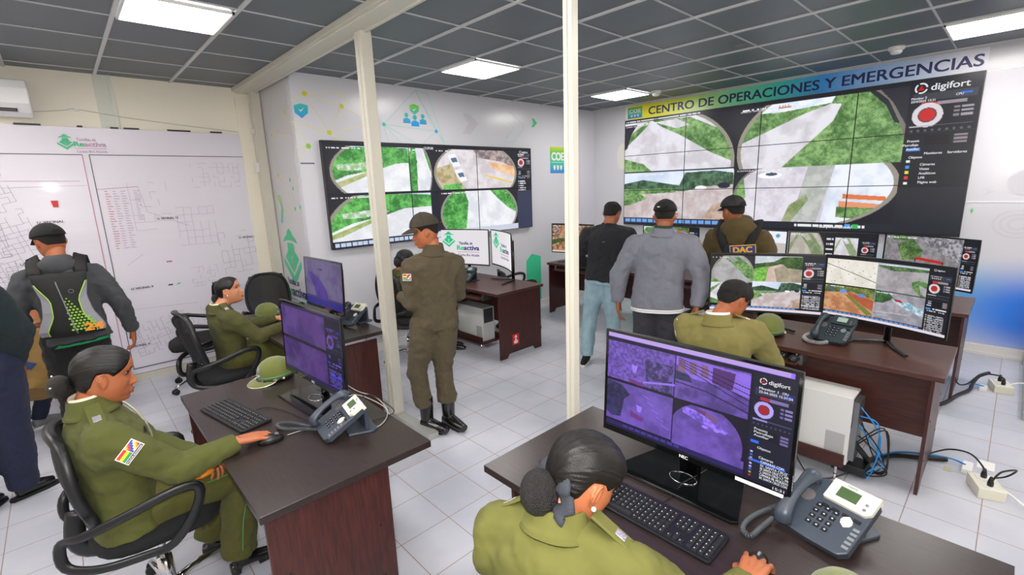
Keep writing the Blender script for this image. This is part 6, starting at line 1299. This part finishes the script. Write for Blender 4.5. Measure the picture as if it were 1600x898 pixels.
# ---- woman hidden behind the officer
J,f,l,r=seated((2.62,4.52,0),2); J.update(head=(2.665,4.55,1.10),c7=(2.58,4.54,.98),head_dir=(20,10,0),shR=(2.60,4.37,.92),shL=(2.60,4.70,.92),elR=(2.80,4.30,.74),wrR=(3.0,4.32,.79),elL=(2.8,4.72,.74),wrL=(3.0,4.65,.79),knR=(3.03,4.44,.55),anR=(3.07,4.40,.12),toeR=(3.25,4.22,.1),knL=(3.02,4.60,.55),anL=(3.12,4.52,.12),toeL=(3.30,4.36,.1),handR=((1,0,0),(0,0,1),{}),handL=((1,0,0),(0,0,1),{}))
t,HM,J=person('seated woman in olive uniform with dark hair bun, mostly hidden by the standing officer',(2.62,4.52,0),J,'a',.006,.010,'bun',.006,True,.95,top_col=M_UNID,tr_col=M_OTR,shoe='heel')
bun(t,HM,x=-.118,z=-.03,r=.045,scr=True); up=unit(J['c7']-J['pel']); Fs=unit(np.cross(up,unit(J['shR']-J['shL']))); collar(t,J['c7'],up,M_UNID,.064,.034,Fs)
# ---- woman with the hair net, right foreground
J,f,l,r=seated((.70,.67,0),0)
J.update(pel=(.66,.66,.53),c7=(.785,.70,1.045),head=(.862,.682,1.118),head_dir=(-24,30,0),shR=(.835,.515,.955),shL=(.73,.865,.945),elR=(.99,.40,.76),wrR=(1.190,.375,.795),elL=(.93,.98,.74),wrL=(1.02,.80,.77),handR=((1,.12,-.12),(0,0,1),dict(curl=.5,spread=.10)),handL=((.8,-.5,-.1),(0,0,1),dict(curl=.4)))
t,HM,J=person('woman in olive uniform with a netted bun bent towards the largest monitor',(.70,.67,0),J,'a',.0034,.008,'bun',.006,True,1.08,top_col=mat('olive_uniform_warm',(100,100,44),.85,bump=.35,bscale=900,var=.06,vscale=9),tr_col=M_OTR,shoe='heel',face=True,sleeve=1.05)
bun(t,HM,x=-.098,z=-.072,r=.056,scr=True); up=unit(J['c7']-J['pel']); Fs=unit(np.cross(up,unit(J['shR']-J['shL']))); mu=MATS['olive_uniform_warm']
collar(t,J['c7']-up*.004,up,mu,.064,.026,Fs); epaulette(t,J,'R',mu,.05); epaulette(t,J,'L',mu,.05)
G().ell((0,0,0),(.006,.006,.006),HM@T(.0,-.088,-.034)).build('earring',M_PAPER,t,world=True,smooth=True)
# ---- man in black sweater and pale jeans
J,f,l,r=standing((3.93,2.83,0),20,1.68,stance=.10)
J.update(base=None) if False else None
J.update(c7=(3.96,2.80,1.445),head=(4.02,2.80,1.548),head_dir=(15,22,0),shR=(4.03,2.61,1.345),shL=(3.90,3.0,1.345),elR=(4.06,2.50,1.08),elL=(3.83,3.11,1.08),wrR=(4.23,2.70,1.0),wrL=(4.1,3.0,.98),handR=((.8,.4,0),(0,0,1),{}),handL=((.9,-.2,0),(0,0,1),{}),anL=(3.80,2.95,.09),toeL=(3.62,2.88,.09),anR=(3.98,2.74,.09),toeR=(4.16,2.76,.09),knL=(3.87,2.96,.5),shoe_mat=M_BLKM,sole_mat=M_PAPER)
t,HM,J=person('man in a black sweater and pale blue jeans seen from behind, dark cropped hair',(3.93,2.83,0),J,'b',.006,.010,'crop',.007,False,1.14,belly=.02,top='sweater',trs='jeans',top_col=M_BLK2,tr_col=M_JEANS,hem=-.06,shoe='sneaker',sleeve=1.1,leg=1.05,fold=.02)
strip_on(t,'print_mark',lerp(J['pel'],J['c7'],.70)-V3(.94,.34,0)*.128,V3(-.34,.94,0),UPV,-V3(.94,.34,0),(.03,.006,.002),M_GREY)
# ---- man in grey jacket
J,f,l,r=standing((3.50,1.98,0),28,1.68,stance=.12)
J.update(c7=(3.50,1.95,1.455),head=(3.55,1.965,1.568),head_dir=(26,12,0),shR=(3.60,1.77,1.345),shL=(3.42,2.14,1.345),elR=(3.60,1.65,1.08),elL=(3.36,2.27,1.08),wrR=(3.53,1.655,.86),wrL=(3.37,2.28,.84),handR=((-.05,.05,-1),(.5,-.8,0),dict(curl=.4,spread=.02)),handL=((.0,-.05,-1),(-.6,.8,0),dict(curl=.5,spread=.02)))
t,HM,J=person('heavy man in a grey jacket with white hem stripes and a black cap',(3.50,1.98,0),J,'b',.006,.010,'fade',.005,False,1.22,belly=.03,top='jacket',top_col=M_GREYJ,tr_col=M_CHAR,hem=-.20,shoe='shoe',sleeve=1.2,fold=.022,leg=1.08)
worn_cap(t,HM,M_CAPB); up=unit(J['c7']-J['pel']); Fs=unit(np.cross(up,unit(J['shR']-J['shL']))); collar(t,J['c7']-up*.005,up,M_GREYJ,.070,.03,Fs); collar(t,J['c7']+up*.01,up,mat('dark_green_collar',(40,58,40),.8),.062,.036,Fs,'shirt_collar')
for k,zz in enumerate((-.155,-.185)):
    P=J['pel']+UPV*(zz*.53); Rp=unit(J['hpR']-J['hpL']); ff=np.cross(UPV,Rp)
    G().tube([tuple(P+Rp*.212*math.copysign(abs(math.cos(q))**.8,math.cos(q))+ff*(.150*math.copysign(abs(math.sin(q))**.8,math.sin(q)))) for q in [2*PI*i/40 for i in range(40)]],.006,8,closed=True,flat=(.6,1.2)).build('hem_stripe',M_PAPER,t,world=True,smooth=True)
strip_on(t,'cap_mark',np.array(HM@Vector((-.105,.045,.062))),np.array((HM.to_3x3()@Vector((.3,.95,0)))),UPV,np.array(HM.to_3x3()@Vector((-1,.3,.3))),(.022,.007,.003),M_PAPER)
# ---- man in hooded jacket and harness
J,f,l,r=standing((4.25,1.66,0),12,1.70,stance=.10)
J.update(c7=(4.24,1.64,1.45),head=(4.22,1.70,1.572),head_dir=(62,8,0),shR=(4.27,1.46,1.345),shL=(4.19,1.83,1.345),elR=(4.35,1.40,1.09),elL=(4.24,1.93,1.09),wrR=(4.52,1.50,1.0),wrL=(4.45,1.84,1.0),handR=((1,.3,0),(0,0,1),{}),handL=((1,-.3,0),(0,0,1),{}))
t,HM,J=person('officer in an olive hooded jacket with a black harness and blue lettered patch, dark cap',(4.25,1.66,0),J,'b',.006,.010,'fade',.005,False,1.16,belly=.02,top='hooded_jacket',top_col=M_HOOD,tr_col=M_BLKC,hem=-.2,shoe='boot',sleeve=1.12,fold=.025)
worn_cap(t,HM,mat('charcoal_cap',(44,44,44),.8)); up=unit(J['c7']-J['pel']); Rs=unit(J['shR']-J['shL']); Fs=unit(np.cross(up,Rs))
g=G(); c=J['c7']
g.ell((0,0,0),(.15,.085,.10),basis(Rs,Fs,UPV,c-Fs*.075-UPV*.02)); g.ell((0,0,0),(.10,.09,.05),basis(Rs,Fs,UPV,c-Fs*.0+UPV*.045)); g.ell((0,0,0),(.09,.05,.11),basis(Rs,Fs,UPV,c-Fs*.11-UPV*.08)); remesh(g.build('hood',M_HOOD,t,world=True),.009,8,.02)
B_=lambda a,b,off=.135: c+Rs*a+UPV*b-Fs*off
for s in (-1,1): G().tube([c+Rs*s*.14+UPV*.045+Fs*.03,B_(s*.14,-.02,.10),B_(s*.09,-.16,.142),B_(s*.02,-.26,.15)],.022,8,flat=(1.6,.35),up=tuple(-Fs),sub=3).build('harness_strap',M_BLKM,t,world=True,smooth=True)
G().box((0,0,0),(.24,.035,.24),basis(Rs,Fs,UPV,B_(.03,-.26,.15))).build('vest_pouch',mat('vest_black',(34,34,38),.8),t,world=True,bevel=.012)
g=G(); M=basis(Rs,UPV,-Fs,B_(.06,-.175,.178))@Rz(.10); g.box((0,0,0),(.20,.075,.006),M,1); g.box((0,0,.0035),(.188,.062,.004),M,0); text_geo(g,'DAC',.066,M@T(0,-.024,.0065),1,.05,'CENTER',.14)
g.build('lettered_patch',[mat('patch_navy',(46,52,130),.6),mat('patch_gold',(232,180,50),.6)],t,world=True,normals=False)
d=unit(J['elL']-J['shL']); strip_on(t,'sleeve_flash',lerp(J['shL'],J['elL'],.45)+V3(-.45,.80,0)*.088,unit(np.cross(d,V3(-.45,.8,0))),d,V3(-.45,.80,0),(.035,.16,.006),mat('flash_yellow',(226,180,60),.6))
# ---- seated man with short hair
J,f,l,r=seated((2.80,1.16,0),8)
J.update(c7=(2.83,1.19,1.01),head=(2.93,1.14,1.125),head_dir=(-32,26,0),shR=(2.92,1.01,.95),shL=(2.80,1.38,.95),elR=(3.06,.93,.72),elL=(3.02,1.46,.74),wrR=(3.26,1.02,.71),wrL=(3.24,1.30,.72),handR=((1,.1,-.05),(0,0,1),dict(curl=.4)),handL=((1,-.1,-.05),(0,0,1),dict(curl=.4)))
t,HM,J=person('seated man with short black hair in a pale olive uniform, bent over his desk, right',(2.80,1.16,0),J,'a',.0045,.009,'crop',.009,False,1.14,top_col=M_UNI2,tr_col=M_OTR,shoe='shoe',sleeve=1.08)
up=unit(J['c7']-J['pel']); Rs=unit(J['shR']-J['shL']); Fs=unit(np.cross(up,Rs)); collar(t,J['c7']+up*.0,up,M_UNI2,.070,.032,Fs); collar(t,J['c7']+up*.012,up,M_PAPER,.063,.034,Fs,'shirt_collar'); epaulette(t,J,'R',M_UNI2,.05); epaulette(t,J,'L',M_UNI2,.05,False)
G().tube([J['shL']+V3(-.055,.03,.04),lerp(J['shL'],J['elL'],.25)+V3(-.09,.03,0),lerp(J['shL'],J['elL'],.5)+V3(-.085,.03,0)],.004,6,sub=3).build('shoulder_cord',M_PAPER,t,world=True)
# ---- man with the sports backpack at the map
J,f,l,r=standing((-.06,4.68,0),92,1.68,stance=.11)
J.update(pel=(-.04,4.66,.90),c7=(-.06,4.70,1.43),head=(-.075,4.76,1.565),head_dir=(118,14,0),shR=(.115,4.69,1.325),shL=(-.245,4.72,1.325),elR=(.235,4.66,1.07),wrR=(.275,4.72,.83),elL=(-.33,4.68,1.09),wrL=(-.30,4.86,.97),handR=((.0,.12,-1),(1,-.2,0),dict(curl=.55,spread=.06)),handL=((.3,1,0),(0,0,1),dict(curl=.6)))
t,HM,J=person('man in a charcoal hoodie and black cap looking at the wall map, seen from behind',(-.06,4.68,0),J,'a',.0045,.009,'fade',.005,False,1.10,top='hoodie',top_col=M_GHOOD,tr_col=M_BLKC,hem=-.10,shoe='shoe',sleeve=1.12,fold=.025,leg=1.1)
worn_cap(t,HM,M_CAPB); up=UPV; Rs=unit(J['shR']-J['shL']); Fs=unit(np.cross(up,Rs)); c=J['c7']
g=G(); g.ell((0,0,0),(.12,.07,.075),basis(Rs,Fs,UPV,c-Fs*.05-UPV*.03)); g.ell((0,0,0),(.085,.08,.035),basis(Rs,Fs,UPV,c+UPV*.02)); remesh(g.build('hood',M_GHOOD,t,world=True),.009,8,.015)
P=J['pel']; torso=G(); torso_geo(torso,P,J['c7'],unit(J['hpR']-J['hpL']),Rs,[(-.14,.172,.12,.112),(-.10,.175,.122,.114)]); torso.build('shirt_hem',mat('green_shirt',(20,140,84),.8),t,world=True,smooth=True)
# backpack
bp=thing('backpack','black sports backpack with grey sides, green honeycomb print and orange digits',  'backpack',(-.06,4.55,0))
def bpt(a,b,o): # a across, b up (0..1), o = distance out from the back
    return tuple(lerp(J['pel']+UPV*.02,J['c7']-UPV*.06,b)+Rs*a-Fs*(.118+o))
hwb=lambda b: float(np.interp(b,[0,.12,.35,.6,.8,1.0],[.165,.175,.13,.115,.135,.15])); dp=lambda b: float(np.interp(b,[0,.1,.4,.8,1.0],[.05,.075,.08,.06,.03]))
g=G(); R=[]
for i in range(15):
    b=i/14; ring=[]
    for j in range(24):
        q=2*PI*j/24; cq,sq=math.cos(q),math.sin(q); k=1/((abs(cq)**3+abs(sq)**3)**(1/3)); ring.append(bpt(hwb(b)*k*cq,b*.98,dp(b)*.5*(1+k*sq)))
    R.append(ring)
g.rings(R).build('pack',mat('pack_black',(18,18,20),.7,bump=.2,bscale=500),bp,world=True,smooth=True)
for s in (-1,1):
    g=G(); R=[]
    for i in range(12):
        b=.04+.80*i/11; x=hwb(b); w2=float(np.interp(b,[.04,.3,.55,.84],[.045,.055,.045,.005])); R.append([bpt(s*(x-w2),b,dp(b)*1.01),bpt(s*(x-w2),b,dp(b)*1.03),bpt(s*(x+.002),b,dp(b)*.80),bpt(s*(x+.004),b,dp(b)*.5),bpt(s*(x-.01),b,dp(b)*.5)])
    g.rings(R).build('side_panel',mat('pack_grey',(140,140,150),.7),bp,world=True)
    G().tube([bpt(s*(hwb(b)-float(np.interp(b,[.04,.3,.55,.84],[.045,.055,.045,.005]))),b,dp(b)*1.04) for b in [.04+.8*i/11 for i in range(12)]],.0032,6).build('piping',mat('lime_piping',(170,215,60),.5),bp,world=True)
    G().tube([bpt(s*.12,.97,.01),tuple(J['c7']+Rs*s*.125+UPV*.035+Fs*.0),tuple(J['c7']+Rs*s*.13-UPV*.06+Fs*.115)],.03,8,flat=(1.3,.3),up=tuple(-Fs),sub=4).build('strap',MATS['pack_black'],bp,world=True,smooth=True)
g=G()
for i in range(12):
    for j in range(9):
        b=.10+.045*i; a=.0+.021*j+(.0105 if i%2 else 0); lim=hwb(b)-.06 if b>.28 else .16-(b-.1)*.2
        if b>.28: lim=float(np.interp(b,[.28,.4,.62],[.085,.062,.02]))
        if a>lim or b>.62: continue
        rr_=.0085*float(np.interp(b,[.1,.4,.6],[1,.95,.6])); g.add([bpt(a+rr_*math.cos(PI/3*k),b+rr_*math.sin(PI/3*k)/.5,dp(b)*1.0+.004) for k in range(6)],[tuple(range(6))])
o=g.build('honeycomb_print',mat('lime_print_b',(140,196,50),.6),bp,world=True,normals=False); o['kind']='stuff'
G().tube([bpt(-.03+.05*(1-b),b,dp(b)*1.04) for b in [.03+.83*i/11 for i in range(12)]],.004,6).build('zip',M_GREY,bp,world=True)
g=G(); M=basis(Rs,UPV,-Fs,bpt(.065,.07,.105)); text_geo(g,'24',.075,M,0,.06,'LEFT',.10); g.build('digits',mat('orange_print',(240,150,40),.6),bp,world=True,normals=False)
G().tube([bpt(.045+.014*math.cos(q),.70+.028*math.sin(q),dp(.7)+.004) for q in [2*PI*i/20 for i in range(20)]],.0015,5,closed=True).build('ring_logo',M_GREY,bp,world=True)
# ---- dark jacket person at the left edge, holding a phone
J,f,l,r=standing((-.56,4.10,0),70,1.74,stance=.10)
J.update(pel=(-.60,4.08,.95),c7=(-.66,4.05,1.46),head=(-.66,4.10,1.62),head_dir=(80,15,0),shR=(-.47,3.98,1.38),shL=(-.83,4.11,1.38),elR=(-.36,4.00,1.10),wrR=(-.42,4.10,.88),elL=(-.9,4.1,1.1),wrL=(-.8,4.3,1.0),handR=((.35,.75,-.45),(.6,-.5,.4),dict(curl=.7)),handL=((.3,1,0),(0,0,1),{}),hpR=(-.50,4.05,.92),hpL=(-.68,4.1,.92),knR=(-.50,4.12,.5),anR=(-.52,4.17,.09),toeR=(-.30,4.26,.09),anL=(-.72,4.1,.09),toeL=(-.6,4.25,.09))
teal,_,_=person('person in a dark teal jacket and navy jeans at the left edge, holding a phone',(-.56,4.10,0),J,'b',.0055,.010,'crop',.008,False,1.18,top_col=M_DTEAL,tr_col=M_NAVY,trs='jeans',hem=-.12,shoe='shoe',sleeve=1.25,leg=1.2)
teal.location.x+=.07
t=thing('mobile_phone','phone in the hand at the left edge of the room','phone',(-.305,4.20,.845)); g=G().box((0,0,0),(.075,.15,.008),basis((.5,-.6,.6),(.35,.75,-.45),unit(np.cross((.5,-.6,.6),(.35,.75,-.45))))); g.build('shell',mat('phone_blue',(60,90,140),.25),t,bevel=.003)
# ---- bending person in tan jacket
J,f,l,r=standing((-.36,5.22,0),55,1.6,stance=.10)
J.update(pel=(-.40,5.20,.48),c7=(-.28,5.50,.88),head=(-.25,5.62,.97),head_dir=(60,35,0),shR=(-.12,5.42,.84),shL=(-.43,5.55,.84),elR=(-.06,5.55,.62),wrR=(-.05,5.70,.50),elL=(-.45,5.65,.62),wrL=(-.35,5.80,.55),handR=((0,1,0),(0,0,1),{}),handL=((0,1,0),(0,0,1),{}),hpR=(-.32,5.18,.45),hpL=(-.48,5.24,.45),knR=(-.26,5.48,.52),knL=(-.46,5.5,.5),anR=(-.40,5.42,.09),toeR=(-.24,5.50,.09),anL=(-.56,5.35,.09),toeL=(-.46,5.5,.09),shoe_mat=M_GREY,sole_mat=M_PAPER)
person('crouching person in a tan jacket and dark jeans, mostly hidden behind the dark jacket',(-.36,5.22,0),J,'b',.006,.010,'crop',.008,False,1.2,top_col=M_TAN,tr_col=M_NAVY,trs='jeans',hem=-.25,shoe='sneaker',sleeve=1.15,leg=.8)
